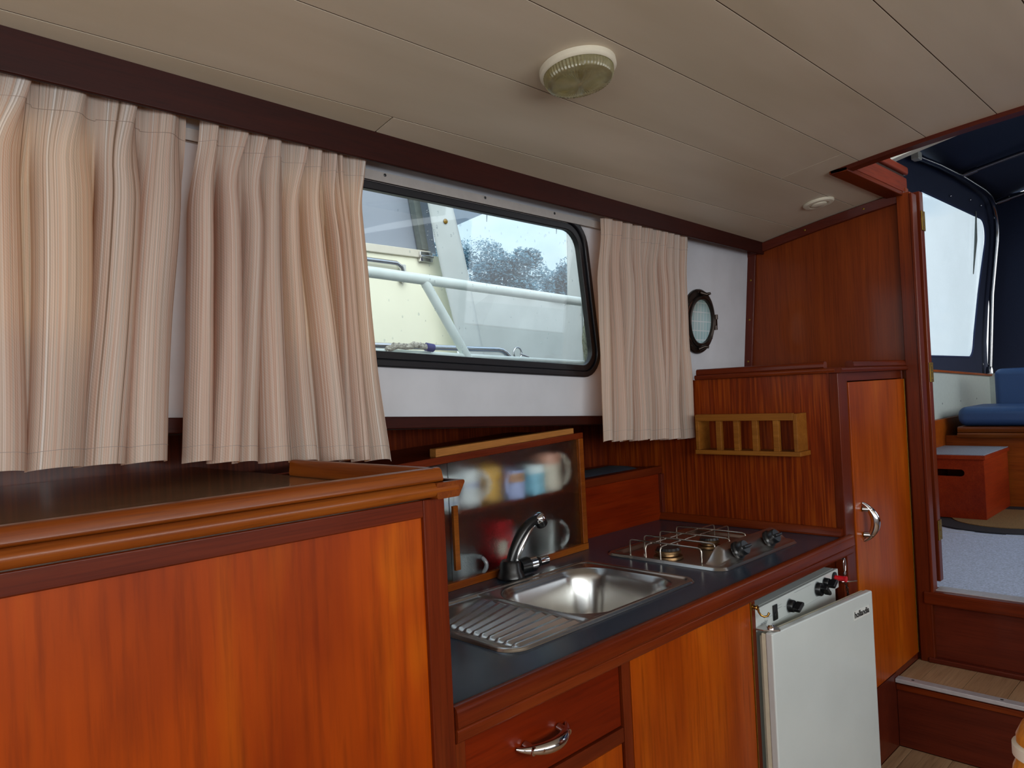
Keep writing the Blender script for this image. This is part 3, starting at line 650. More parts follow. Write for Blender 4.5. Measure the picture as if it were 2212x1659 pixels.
# drawer unit
du = thing('drawer_unit', (.96, 1.2, FL), 'galley drawer unit with red drawer front and bow handle under the sink', 'cabinet')
carcass(MB(), .745, 1.163, GY+.02, 1.53, FL, .835).build('body', 'frame_z', du)
box('apron_rail', .733, 1.1635, GY-.004, GY+.02, .826, .848, 'frame_x', du, .001)
box('stile', .733, .760, GY-.002, GY+.02, FL, .826, 'frame_z', du, .001)
box('middle_rail', .760, 1.163, GY-.002, GY+.02, .672, .700, 'frame_x', du, .001)
dr = box('drawer', .762, 1.160, GY+.001, GY+.018, .703, .824, 'panel_red', du, .002)
dr2 = box('drawer', .762, 1.160, GY+.001, GY+.018, .40, .669, 'door', du, .002)
box('plinth', .745, 1.163, GY+.03, GY+.045, FL, FL+.08, 'dark_y', du, 0)
def bow_handle(name, p0, p1, out, parent, r=.0055):
    p0, p1, out = Vector(p0), Vector(p1), Vector(out); ax = p1-p0; path = []; rs = []
    for k in range(25):
        t = k/24; s = math.sin(math.pi*t); path.append(p0+ax*t+out*(s**.75)); rs.append(r*(.35+.85*math.sin(math.pi*t)**.8))
    m = MB().tube(path, rs, 12)
    for t in (.16, .84):
        q = p0+ax*t; m.tube([q+out*.78, q], r*.8, 10)
    return m.build(name, 'chrome', parent, smooth=50)
bow_handle('handle', (.872, GY-.001, .7645), (.998, GY-.001, .7655), (0, -.030, -.006), dr, .0095)
# door unit
cu = thing('sink_cupboard', (1.43, 1.2, FL), 'galley cupboard with plain orange door between drawers and white fridge', 'cabinet')
carcass(MB(), 1.176, 1.70, GY+.02, 1.53, FL, .835).build('body', 'frame_z', cu)
box('apron_rail', 1.164, 1.708, GY-.004, GY+.02, .826, .848, 'frame_x', cu, .001)
box('stile', 1.164, 1.190, GY-.003, GY+.02, FL, .826, 'frame_z', cu, .001)
box('stile', 1.684, 1.706, GY-.003, GY+.02, FL, .826, 'frame_z', cu, .001)
cd = box('door', 1.192, 1.680, GY-.004, GY+.014, FL+.09, .824, 'door', cu, .002)
box('piano_hinge', 1.6805, 1.6835, GY-.006, GY+.004, FL+.09, .824, 'brass_old', cd, .001)
box('plinth', 1.176, 1.70, GY+.03, GY+.045, FL, FL+.08, 'dark_y', cu, 0)
# fridge bay surround
fb = thing('fridge_surround', (2.0, 1.2, FL), 'dark mahogany surround of the fridge bay below the hob', 'cabinet')
box('apron_rail', 1.7085, 2.2765, GY-.004, GY+.02, .826, .848, 'frame_x', fb, .001)
box('back_panel', 1.702, 2.29, 1.50, 1.515, FL, .83, 'dark_z', fb, 0)
box('cheek', 2.262, 2.2765, GY+.02, 1.50, FL, .83, 'frame_z', fb, 0)
box('end_post', 2.258, 2.2765, GY-.002, GY+.02, FL, .826, 'frame_z', fb, .001)
box('block', 2.16, 2.262, .965, .985, .797, .826, 'oak_x', fb, .001)

# worktop
wt = thing('worktop', (1.5, 1.2, .84), 'slate blue laminate galley worktop with mahogany edge moulding', 'worktop')
holes = [round_poly(rect(.975, 1.585, 1.0, 1.34), .04, 5), round_poly(rect(1.725, 2.13, 1.0, 1.38), .03, 5)]
holed('laminate_top', rect(.733, 2.278, .906, 1.56), holes, lambda u, v, t: Vector((u, v, t)), .850, .880, 'laminate', wt)
ep = round_poly([(.884, .850), (.906, .850), (.906, .884), (.886, .884)], [.004, .001, .006, .010], 5)
mould(ep, lambda u, v, t: Vector((t, u, v)), .733, 2.306, 'front_moulding', 'frame_x', wt)
ep = round_poly([(.888, .8265), (.901, .8265), (.901, .8495), (.886, .8495)], [.006, .001, .001, .004], 4)
mould(ep, lambda u, v, t: Vector((t, u, v)), .733, 2.302, 'lower_bead', 'frame_x', wt)
ep = round_poly([(2.278, .880), (2.278, .905), (2.268, .905), (2.256, .886), (2.256, .880)][::-1], .002, 3)
mould(ep, lambda u, v, t: Vector((u, t, v)), .906, 1.545, 'end_cove', 'frame_y', wt)

# sink
def hf(name, x0, x1, y0, y1, r, fn, mat, parent, nx=150, ny=84):
    def f(u, v):
        x = x0+(x1-x0)*u; yy = y0+(y1-y0)*v
        cxx = min(max(x, x0+r), x1-r); cyy = min(max(yy, y0+r), y1-r); dx, dy = x-cxx, yy-cyy
        L = max(abs(dx), abs(dy))
        if dx and dy:
            k = L/math.hypot(dx, dy); x = cxx+dx*k; yy = cyy+dy*k
        # distance to edge
        dxx = x-min(max(x, x0+r), x1-r); dyy = yy-min(max(yy, y0+r), y1-r)
        e = r-math.hypot(dxx, dyy) if (dxx or dyy) else min(x-x0, x1-x, yy-y0, y1-yy)
        return Vector((x, yy, fn(x, yy, max(0, e))))
    return MB().grid(nx, ny, f).build(name, mat, parent, smooth=70)
def sm(a, b, x): t = min(1, max(0, (x-a)/(b-a))); return t*t*(3-2*t)
def rr_dist(x, yy, a, b, c, d, r):               # signed distance to rounded rect (negative inside)
    qx = abs(x-(a+b)/2)-(b-a)/2+r; qy = abs(yy-(c+d)/2)-(d-c)/2+r
    return math.hypot(max(qx, 0), max(qy, 0))+min(max(qx, qy), 0)-r
sk = thing('sink', (1.28, 1.17, .88), 'stainless steel sink with ribbed drainer set in the worktop', 'sink')
def sink_z(x, yy, e):
    z = .8805+.006*sm(0, .006, e)-.0035*sm(.014, .022, e)
    db = rr_dist(x, yy, 1.212, 1.556, 1.012, 1.318, .085)
    z += -.012*sm(.012, -.004, db)-.118*sm(.000, -.040, db)-.012*sm(-.02, -.16, db)
    # drainer pan with fanned ribs
    dd = rr_dist(x, yy, .965, 1.198, .997, 1.338, .02)
    pan = sm(.0, -.010, dd)
    z -= .004*pan
    t = min(1, max(0, (x-1.0)/.172)); lo = 1.004; hi = 1.24+.075*t; s = (yy-lo)/(hi-lo)
    if 0 < s < 1.0 and .985 < x < 1.185:
        q_ = (s*10) % 1; w_ = (q_/.80 if q_ < .80 else 1)*sm(1.0, .84, q_)*(1-.25*sm(.55, .8, q_))
        z += .0085*w_*sm(.985, .997, x)*sm(1.185, 1.168, x)
    return z
hf('steel_sheet', .950, 1.602, .984, 1.356, .045, sink_z, 'steel', sk, 230, 230)
MB().lathe([(0, .0), (.022, .0), (.026, .0015), (.030, .001), (.031, -.002)], Matrix.Translation((1.384, 1.165, .742)), 28).build('strainer', 'chrome', sk, smooth=40)
# tap
tp = thing('mixer_tap', (1.352, 1.391, .88), 'black and chrome folding tap at the back of the sink', 'tap')
MB().lathe([(.034, 0), (.036, .004), (.034, .012), (.029, .020), (.027, .040), (.022, .046), (0, .047)], Matrix.Translation((1.352, 1.391, .881)), 28).build('base', 'black', tp, smooth=40)
sp = []; 
for k in range(17):
    t = k/16; sp.append(Vector((1.352+.100*t**1.25, 1.391-.01*t, .918+.100*math.sin(t*math.pi/2)**.95)))
MB().tube(sp, [.014-.002*abs(k-8)/8 for k in range(17)], 14).build('spout', 'black', tp, smooth=50)
sp2 = [p+Vector((.012, -.006, -.006)) for p in sp[1:13]]
MB().tube(sp2, [.004, .007, .008, .009, .009, .009, .009, .008, .008, .007, .006, .004], 12).build('chrome_insert', 'chrome', tp, smooth=50)
q = Matrix.Translation((1.455, 1.379, 1.020)) @ Matrix.Rotation(R(150), 4, 'Y')
MB().lathe([(0, -.014), (.012, -.013), (.0175, -.006), (.0175, .004)], q, 24).build('spout_cap', 'chrome', tp, smooth=50)
MB().lathe([(.0165, .004), (.0165, .020), (.013, .024), (0, .024)], q, 24).build('nozzle', 'black', tp, smooth=50)
q = Matrix.Translation((1.376, 1.386, .905)) @ Matrix.Rotation(R(90), 4, 'Y')
MB().lathe([(.020, 0), (.021, .03), (.018, .055), (.014, .075), (0, .075)], q, 24).build('handle_body', 'black', tp, smooth=40)
MB().lathe([(.0215, .034), (.0215, .056), (.0195, .058), (.0195, .033)], q, 24, closed=True).build('chrome_collar', 'chrome', tp, smooth=40)
MB().lathe([(.0115, .075), (.0125, .08), (.0125, .108), (.010, .110), (0, .110)], q, 20).build('lever', 'chrome', tp, smooth=40)

# hob
hb = thing('gas_hob', (1.93, 1.19, .88), 'two burner steel gas hob with wire pan rest and black knobs', 'hob')
def hob_z(x, yy, e):
    z = .8805+.007*sm(0, .007, e)-.004*sm(.018, .03, e)
    c = sm(1.710, 1.790, x)*sm(2.135, 2.090, x)*sm(.984, 1.022, yy)*sm(1.062, 1.044, yy)
    z += .042*c*(.60+.40*sm(1.0, 1.042, yy))
    dp = rr_dist(x, yy, 1.728, 2.118, 1.080, 1.335, .03); z -= .006*sm(.004, -.008, dp)
    return z
hf('steel_tray', 1.698, 2.146, .978, 1.362, .035, hob_z, 'steel_dark', hb, 190, 170)
for bx_, by_, br_ in ((1.772, 1.190, .036), (1.950, 1.165, .030)):
    b = MB().lathe([(br_*1.15, 0), (br_*1.1, .006), (br_*.8, .008), (br_*.78, .012), (br_, .015), (br_, .021), (br_*.92, .0225)], Matrix.Translation((bx_, by_, .879)), 36).build('burner', 'burner', hb, smooth=35)
    prof = MB(); n = 48
    vs = []
    for zz, kk in ((.9015, 1), (.908, .93)):
        for k in range(n): 
            rr = br_*kk*(1+.05*(k % 2)*(1 if zz < .905 else .2)); vs.append((bx_+rr*.9*math.cos(2*math.pi*k/n), by_+rr*.9*math.sin(2*math.pi*k/n), zz))
    prof.add(vs, [(k, (k+1) % n, n+(k+1) % n, n+k) for k in range(n)]+[tuple(range(n, 2*n)), tuple(range(n))[::-1]]); prof.build('burner_cap', 'black', b, smooth=25)
def bent(p0, p1, zt, zb, r, ins=.012):
    p0, p1 = Vector(p0), Vector(p1); d = (p1-p0).normalized()
    P = [Vector((p0.x, p0.y, zb)), Vector((p0.x, p0.y, zt-ins*.7)), Vector((p0.x, p0.y, zt))+d*ins*.25-Vector((0, 0, ins*.2)), Vector((p0.x, p0.y, zt))+d*ins*.8]
    Q = [Vector((p1.x, p1.y, zt))-d*ins*.8, Vector((p1.x, p1.y, zt))-d*ins*.25-Vector((0, 0, ins*.2)), Vector((p1.x, p1.y, zt-ins*.7)), Vector((p1.x, p1.y, zb))]
    return MB().tube(P+Q, r, 8)
ZT, ZBm = .926, .8825
for x in (1.732, 1.802, 1.882, 1.972): bent((x, 1.290, 0), (x, 1.060, 0), ZT, ZBm, .0024).build('wire', 'wire', hb, smooth=50)
for yy in (1.220, 1.172): bent((1.708, yy, 0), (2.075, yy, 0), ZT-.0045, ZBm, .0022).build('cross_wire', 'wire', hb, smooth=50)
for x in (1.822, 2.000):
    q = Matrix.Translation((x, 1.004, .911)) @ Matrix.Rotation(R(62), 4, 'X')
    kb = MB().lathe([(.024, -.004), (.024, .004), (.020, .008), (.0195, .024), (.0175, .027), (0, .027)], q, 28).build('knob', 'black', hb, smooth=40)
    MB().add([q @ Vector(v) for v in [(-.018, -.005, .026), (.018, -.005, .026), (.018, .005, .026), (-.018, .005, .026), (-.017, -.003, .036), (.017, -.003, .036), (.017, .003, .036), (-.017, .003, .036)]],
             [(0,3,2,1),(4,5,6,7),(0,1,5,4),(1,2,6,5),(2,3,7,6),(3,0,4,7)]).build('grip', 'black', kb, bevel=.0015)
q = Matrix.Translation((1.915, 1.012, .9045)) @ Matrix.Rotation(R(70), 4, 'X')

# fridge
fg = thing('fridge', (1.95, 1.15, FL), 'small white fridge standing ajar with black knobs above its door', 'fridge')
m = MB(); m.box(1.712, 2.215, .912, 1.42, FL+.01, .797); m.build('cabinet', 'enamel', fg, bevel=.003)
pnl = box('control_panel', 1.710, 2.217, .903, .9125, .742, .797, 'enamel', fg, .0015)
FY = .9028
def fridge_knob(x, z, ang, r, parent=pnl):
    q = Matrix.Translation((x, FY, z)) @ Matrix.Rotation(R(90), 4, 'X')
    MB().lathe([(r*1.12, 0), (r*1.12, .0007), (r*1.02, .0008)], q, 30).build('dial_ring', 'greyink', parent, smooth=30)
    kb = MB().lathe([(r, .0008), (r*.96, .013), (r*.88, .015), (0, .015)], q, 28).build('knob', 'black', parent, smooth=40)
    c, s = math.cos(R(ang)), math.sin(R(ang))
    def g(u, v, t): return q @ Vector((u*c-v*s, u*s+v*c, t))
    MB().prism([(-r*.95, -.006), (r*.95, -.006), (r*1.25, 0), (r*.95, .006), (-r*.95, .006)], g, .0148, .034).build('grip', 'black', kb, bevel=.003)
fridge_knob(1.892, .765, 25, .0165); fridge_knob(2.068, .770, -40, .0185); fridge_knob(2.118, .777, 30, .014)
MB().box(1.797, 1.8195, FY-.0035, FY, .748, .787).build('rocker_switch', 'black', pnl, bevel=.001)
MB().box(1.800, 1.8165, FY-.0055, FY-.0035, .751, .768).build('rocker', 'black', pnl, bevel=.001)
q = Matrix.Translation((2.186, FY, .777)) @ Matrix.Rotation(R(90), 4, 'X')
MB().lathe([(.0165, 0), (.0165, .003), (.014, .004), (.007, .004), (.007, .002)], q, 28).build('igniter_collar', 'black', pnl, smooth=40)
MB().lathe([(.0075, .002), (.0075, .030), (.0085, .031), (.0085, .036), (0, .036)], q, 22).build('red_button', 'red', pnl, smooth=40)
text_mb('polar', .017, (1.731, FY, .7505), (1, 0, 0), (0, 0, 1), shear=.3).build('lettering', 'greyink', pnl)
box('print_line', 1.765, 1.795, FY-.0003, FY, .7625, .7632, 'greyink', pnl, 0)
for (a, b, c, d) in ((1.826, 1.850, .772, .7727), (1.826, 1.850, .779, .7797), (1.925, 2.03, .7905, .7911), (1.862, 1.872, .768, .7688)): box('print_line', a, b, FY-.0003, FY, c, d, 'greyink', pnl, 0)
# door, hinged at the left, ajar
hinge = Vector((1.712, .90, 0)); TH = R(-5.6)
def D(u, v, z): return Vector((hinge.x+u*math.cos(TH)-v*math.sin(TH), hinge.y+u*math.sin(TH)+v*math.cos(TH), z))
def dbox(name, u0, u1, v0, v1, z0, z1, mat, par, bevel=.002):
    return MB().hexa([D(u0,v0,z0),D(u1,v0,z0),D(u1,v1,z0),D(u0,v1,z0),D(u0,v0,z1),D(u1,v0,z1),D(u1,v1,z1),D(u0,v1,z1)]).build(name, mat, par, bevel=bevel)
dz0, dz1 = FL+.03, .742
fd = dbox('door', -.012, .502, -.046, -.026, dz0, dz1+.008, 'enamel', fg, .004)
dbox('door_rim', -.010, .500, -.026, -.014, dz0+.002, dz1+.004, 'enamel_old', fd, .002)
dbox('gasket', .0, .490, -.014, -.002, dz0+.012, dz1-.006, 'gasket', fd, .003)
dbox('liner', .03, .46, -.002, .02, dz0+.05, dz1-.04, 'enamel_old', fd, .006)
bd = dbox('badge', .386, .476, -.0475, -.046, .690, .716, 'badge', fd, .0005)
ux = D(1, 0, 0)-D(0, 0, 0)
t_ = text_mb('hollandia', .0235, D(.389, -.0476, .6965), ux, (0, 0, 1), bold=.0007); t_.build('lettering', 'ink', bd)
MB().prism(round_poly([(1.700, .905), (1.742, .905), (1.742, .862), (1.722, .846), (1.700, .880)], .004, 3)[::-1], lambda u, v, t: Vector((u, v, t)), .7515, .7545).build('hinge_plate', 'steel_dark', fg)
MB().lathe([(.010, 0), (.010, .006), (.007, .009), (0, .0095)], Matrix.Translation((1.722, .872, .7545)), 18).build('hinge_pin', 'chrome', fg, smooth=40)

# cup hook, chain, pin beside the fridge
ck = thing('cup_hook', (1.694, .90, .808), 'small brass cup hook screwed into the stile left of the fridge', 'hook')
q = Matrix.Translation((1.694, .902, .808)) @ Matrix.Rotation(R(90), 4, 'X')
MB().lathe([(.008, 0), (.008, .002), (.0045, .003), (.004, .009), (.0065, .011), (.005, .014), (0, .014)], q, 18).build('rosette', 'brass', ck, smooth=40)
MB().tube([Vector((1.694, .888, .807)), Vector((1.695, .887, .798)), Vector((1.698, .883, .790)), Vector((1.703, .877, .786)), Vector((1.708, .871, .788)), Vector((1.711, .868, .796))], [.0026]*5+[.0030], 10).build('hook', 'brass', ck, smooth=50)
ch = thing('safety_chain', (2.236, .90, .82), 'thin steel chain with snap hook hanging right of the fridge', 'chain')
MB().tube([Vector((2.243, .915, .822)), Vector((2.243, .893, .822))], .003, 8).build('screw_eye', 'chrome', ch, smooth=40)
P = []
for k in range(24):
    a = 2*math.pi*k/24; P.append(Vector((2.242+.0075*math.sin(a)*(1+.3*math.cos(a)), .893, .803+.020*math.cos(a))))
MB().tube(P, .0017, 8, closed=True).build('snap_hook', 'chrome', ch, smooth=50)
MB().lathe([(.005, 0), (.005, .006), (0, .007)], Matrix.Translation((2.240, .893, .777)), 12).build('swivel', 'chrome', ch, smooth=40)
for k in range(9):
    c = Vector((2.237-.004*k, .893-.003*k, .770-.0078*k)); P = []
    for j in range(14):
        a = 2*math.pi*j/14
        P.append(c+(Vector((.0032*math.sin(a), 0, .0065*math.cos(a))) if k % 2 else Vector((0, .0032*math.sin(a), .0065*math.cos(a)))))
    MB().tube(P, .0012, 6, closed=True).build('link', 'bronze', ch, smooth=50)
tag(MB().tube([Vector((2.245, .905, .752)), Vector((2.262, .89, .751)), Vector((2.285, .876, .750))], [.0028, .0028, .002], 8).build('latch_pin', 'chrome', None, smooth=50), 'small chrome pin sticking out right of the fridge door', 'pin')

# ================================================================== BACK OF THE GALLEY
def YM(x): return 1.458+.0415*(x-1.735)
def my(u, v, t): return Vector((u, YM(u)+t, v))
mc = thing('mug_cabinet', (1.3, 1.53, .88), 'low mahogany cabinet with hammered glass front behind the sink', 'cabinet')
def zt(x): return 1.212+.034*(x-1.2)
def mq(name, a, b, z0a, z0b, z1a, z1b, t0, t1, mat, bevel=.002):
    return MB().hexa([my(a, z0a, t0), my(b, z0b, t0), my(b, z0b, t1), my(a, z0a, t1), my(a, z1a, t0), my(b, z1b, t0), my(b, z1b, t1), my(a, z1a, t1)]).build(name, mat, mc, bevel=bevel)
ML, MR = .755, 1.738
mq('bottom_rail', ML, MR, .880, .880, .899, .899, -.012, .02, 'mould_x')
mq('top_rail', ML, MR, zt(ML)-.018, zt(MR)-.018, zt(ML), zt(MR), -.010, .02, 'frame_x')
mq('stile', MR-.022, MR, .899, .899, zt(MR)-.018, zt(MR)-.018, -.010, .02, 'mould_x')
mq('stile', ML, ML+.02, .899, .899, zt(ML)-.018, zt(ML)-.018, -.010, .02, 'frame_z')
mq('top_board', ML, MR, zt(ML)-.012, zt(MR)-.012, zt(ML)-.001, zt(MR)-.001, .02, .30, 'frame_x', 0)
mq('end_panel', MR-.014, MR, .882, .882, zt(MR)-.012, zt(MR)-.012, .02, .30, 'frame_z', 0)
mq('shelf', ML, MR-.014, 1.050, 1.054, 1.061, 1.065, .022, .16, 'frame_x', 0)
mq('back_panel', ML, MR-.014, .882, .882, 1.20, 1.22, .17, .18, 'frame_x', 0)
mq('pane', 1.195, MR-.02, .896, .896, zt(1.195)-.014, zt(MR)-.014, .0005, .0035, 'frosted', 0)
mq('pane', ML+.01, 1.215, .896, .896, zt(ML)-.014, zt(1.215)-.014, .007, .010, 'frosted', 0)
mq('pull_strip', 1.200, 1.216, .925, .925, 1.085, 1.085, -.008, .0005, 'mould_x', .001)
tag(MB().hexa([my(1.158, zt(1.158), .0), my(1.703, zt(1.703), -.002), my(1.703, zt(1.703), .022), my(1.158, zt(1.158), .024), my(1.158, zt(1.158)+.020, .0), my(1.703, zt(1.703)+.016, -.002), my(1.703, zt(1.703)+.016, .022), my(1.158, zt(1.158)+.020, .024)]).build('oak_batten', 'oak_x', None, bevel=.001), 'loose cracked oak batten lying on top of the glass cabinet', 'batten')

# mugs behind the glass
def mug(x, t, z, r, h, col, ang, label, hcol=None, band=None, big=1.0, name='mug', mat=None):
    base = my(x, z, t); root = thing(name, base, label, 'mug', 'mugs behind the hammered glass')
    mt = mat or ceramic('glaze_'+col.strip('#'), col)
    T = Matrix.Translation(base)
    MB().lathe([(0, .0), (r*.9, 0), (r, .004), (r, h), (r*.93, h), (r*.92, .008), (0, .006)], T, 28).build('cup', mt, root, smooth=40)
    d = Vector((math.cos(R(ang)), math.sin(R(ang)), 0)); P = []
    for k in range(13):
        a = R(-90+180*k/12); P.append(base+d*(r*.95+math.cos(a)*r*.72*big)+Vector((0, 0, h*.52+math.sin(a)*h*.34*big)))
    MB().tube(P, r*.13, 8).build('handle', mt, root, smooth=50)
    if band: MB().lathe([(r*1.006, h*band[1]), (r*1.006, h*band[2])], T, 28).build('band', ceramic('print_'+band[0].strip('#'), band[0]), root, smooth=40)
SZ = 1.064
mug(1.238, .075, SZ, .036, .092, '#dfe3e4', -30, 'white mug with faint blue print, leftmost on the glass cabinet shelf', band=('#8a9bd0', .18, .26))
mug(1.325, .080, SZ, .038, .098, '#d7dde0', -25, 'tall plain white mug second from left on the shelf', band=('#9ba4c4', .5, .62))
mug(1.415, .085, SZ, .036, .095, '#d6a544', 150, 'yellow mug behind the blue one on the glass cabinet shelf')
mug(1.480, .050, SZ, .034, .078, '#a9b4e0', 205, 'lilac blue mug in the middle of the glass cabinet shelf', band=('#b98a6a', .6, .92))
mug(1.570, .055, SZ, .035, .086, '#86c3dc', 195, 'sky blue mug with white rim on the shelf', band=('#dcebee', .72, 1.0))
mug(1.652, .070, SZ, .040, .110, '#d8cdbb', -22, 'large beige mug with pink rim, rightmost on the shelf', band=('#d2977f', .72, 1.0), big=1.15)
clear = thin_glass('clear_mug_glass', (.9, .93, .93, 1), .2, .05)
mug(1.612, .05, .8815, .042, .105, '#c8ced0', -25, 'clear glass mug standing under the shelf at the right', name='glass_mug', mat=clear)
mug(1.508, .08, .8815, .036, .085, '#8d8f96', 60, 'grey cup under the shelf behind the tap', name='grey_cup')
mug(1.27, .06, .8815, .045, .07, '#6f7478', -60, 'grey cup at the left under the shelf', name='grey_cup')
rt = thing('red_tin', my(1.43, .8815, .07), 'small red tin under the shelf of the glass cabinet', 'tin')
b0 = my(1.43, .8815, .07)
MB().box(b0.x-.03, b0.x+.03, b0.y-.03, b0.y+.03, b0.z, b0.z+.125).build('tin', 'red', rt, bevel=.004)
MB().box(b0.x-.0305, b0.x+.005, b0.y-.031, b0.y-.0302, b0.z+.035, b0.z+.075).build('label_print', 'white', rt)

# splash panel with ledge to the right of it
sp_ = thing('splash_panel', (2.0, 1.56, .88), 'red varnished splash panel with narrow ledge behind the hob', 'panel')
box('panel', 1.74, 2.278, 1.545, 1.557, .880, 1.043, 'panel_red', sp_, 0)
box('cap_rail', 1.74, 2.278, 1.538, 1.575, 1.043, 1.070, 'frame_x', sp_, .003)
box('corner_post', 2.262, 2.279, 1.532, 1.5455, .905, 1.043, 'dark_z', sp_, .001)
box('ledge', 1.74, 2.278, 1.575, 1.80, 1.050, 1.064, 'dark_y', sp_, 0)
def cl(u, v): 
    x = 1.76+.44*u; yy = 1.582+.10*v
    return Vector((x, yy, 1.066+.016*(1-abs(2*v-1)**3)*(1-abs(2*u-1)**8)+.003*mnoise.noise(Vector((x*14, yy*20, 0)))))
tag(MB().grid(30, 12, cl).build('folded_cloth', plain('dark_navy_cloth', '#0e1220', rough=.9), None, smooth=60, solid=.002), 'dark navy folded cloth lying on the ledge behind the hob', 'cloth')

# ================================================================== END PANEL + TALL LOCKER
lk = thing('tall_locker', (2.58, 1.2, FL), 'mahogany locker with striped end panel, door and bow handle', 'cabinet')
LZ = 1.372
box('end_panel', 2.280, 2.296, .925, 1.80, .10+FL, LZ, 'veneer', lk, 0)
box('corner_stile', 2.278, 2.300, .898, .925, FL, LZ, 'frame_z', lk, .002)
box('stile', 2.300, 2.352, .900, .918, FL+.22, LZ, 'frame_z', lk, .001)
box('top_rail', 2.352, 2.862, .902, .918, 1.345, LZ, 'frame_x', lk, .001)
box('stile', 2.862, XB-.022, .900, .918, FL+.22, LZ, 'frame_z', lk, .001)
box('plinth', 2.300, 2.635, .900, .916, FL, FL+.24, 'dark_y', lk, .001)
box('plinth', 2.635, XB-.022, .900, .916, .35, .372, 'dark_y', lk, .001)
ld = box('door', 2.354, 2.857, .896, .914, .375, 1.342, 'door', lk, .002)
box('piano_hinge', 2.8575, 2.861, .895, .903, .375, 1.342, 'brass_old', ld, .001)
box('top_board', 2.296, XB-.001, .918, 1.50, LZ-.012, LZ, 'frame_x', lk, 0)
bow_handle('handle', (2.408, .895, .964), (2.410, .895, .846), (.010, -.034, 0), ld, .0115)
# top mouldings
bp = round_poly([(.880, LZ), (.925, LZ), (.925, LZ+.016), (.876, LZ+.016)], [.004, .001, .001, .007], 4)
mould(bp, lambda u, v, t: Vector((t, u, v)), 2.262, XB-.022, 'base_moulding', 'frame_x', lk)
bp = round_poly([(2.262, LZ), (2.305, LZ), (2.305, LZ+.016), (2.258, LZ+.016)], [.004, .001, .001, .007], 4)
mould(bp, lambda u, v, t: Vector((u, t, v)), .90, 1.376, 'base_moulding', 'frame_y', lk)
bp = round_poly([(.885, LZ+.016), (.912, LZ+.016), (.912, LZ+.036), (.887, LZ+.036)], [.003, .002, .008, .009], 4)
mould(bp, lambda u, v, t: Vector((t, u, v)), 2.375, XB-.022, 'fiddle_rail', 'frame_x', lk)
bp = round_poly([(2.268, LZ+.016), (2.294, LZ+.016), (2.294, LZ+.036), (2.270, LZ+.036)], [.003, .002, .008, .009], 4)
mould(bp, lambda u, v, t: Vector((u, t, v)), .935, 1.374, 'fiddle_rail', 'frame_y', lk)

# spice rack
rk = thing('spice_rack', (2.245, 1.17, 1.12), 'small oak spice rack with five openings on the striped panel', 'rack')
RX0, RX1 = 2.208, 2.279; y0, y1 = 1.000, 1.350; z0, z1 = 1.124, 1.256
box('bottom_board', RX0-.004, RX1, y0-.008, y1+.002, z0, z0+.014, 'oak', rk, .001)
box('end_board', RX0, RX1, y0, y0+.012, z0+.014, z1-.002, 'oak', rk, .001)
box('end_board', RX0, RX1, y1-.012, y1, z0+.014, z1-.002, 'oak', rk, .001)
box('top_rail', RX0-.001, RX0+.012, y0+.012, y1-.004, z1-.022, z1, 'oak', rk, .001)
for yy in (1.068, 1.138, 1.202, 1.265): box('slat', RX0, RX0+.016, yy-.009, yy+.009, z0+.014, z1-.022, 'oak', rk, .001)

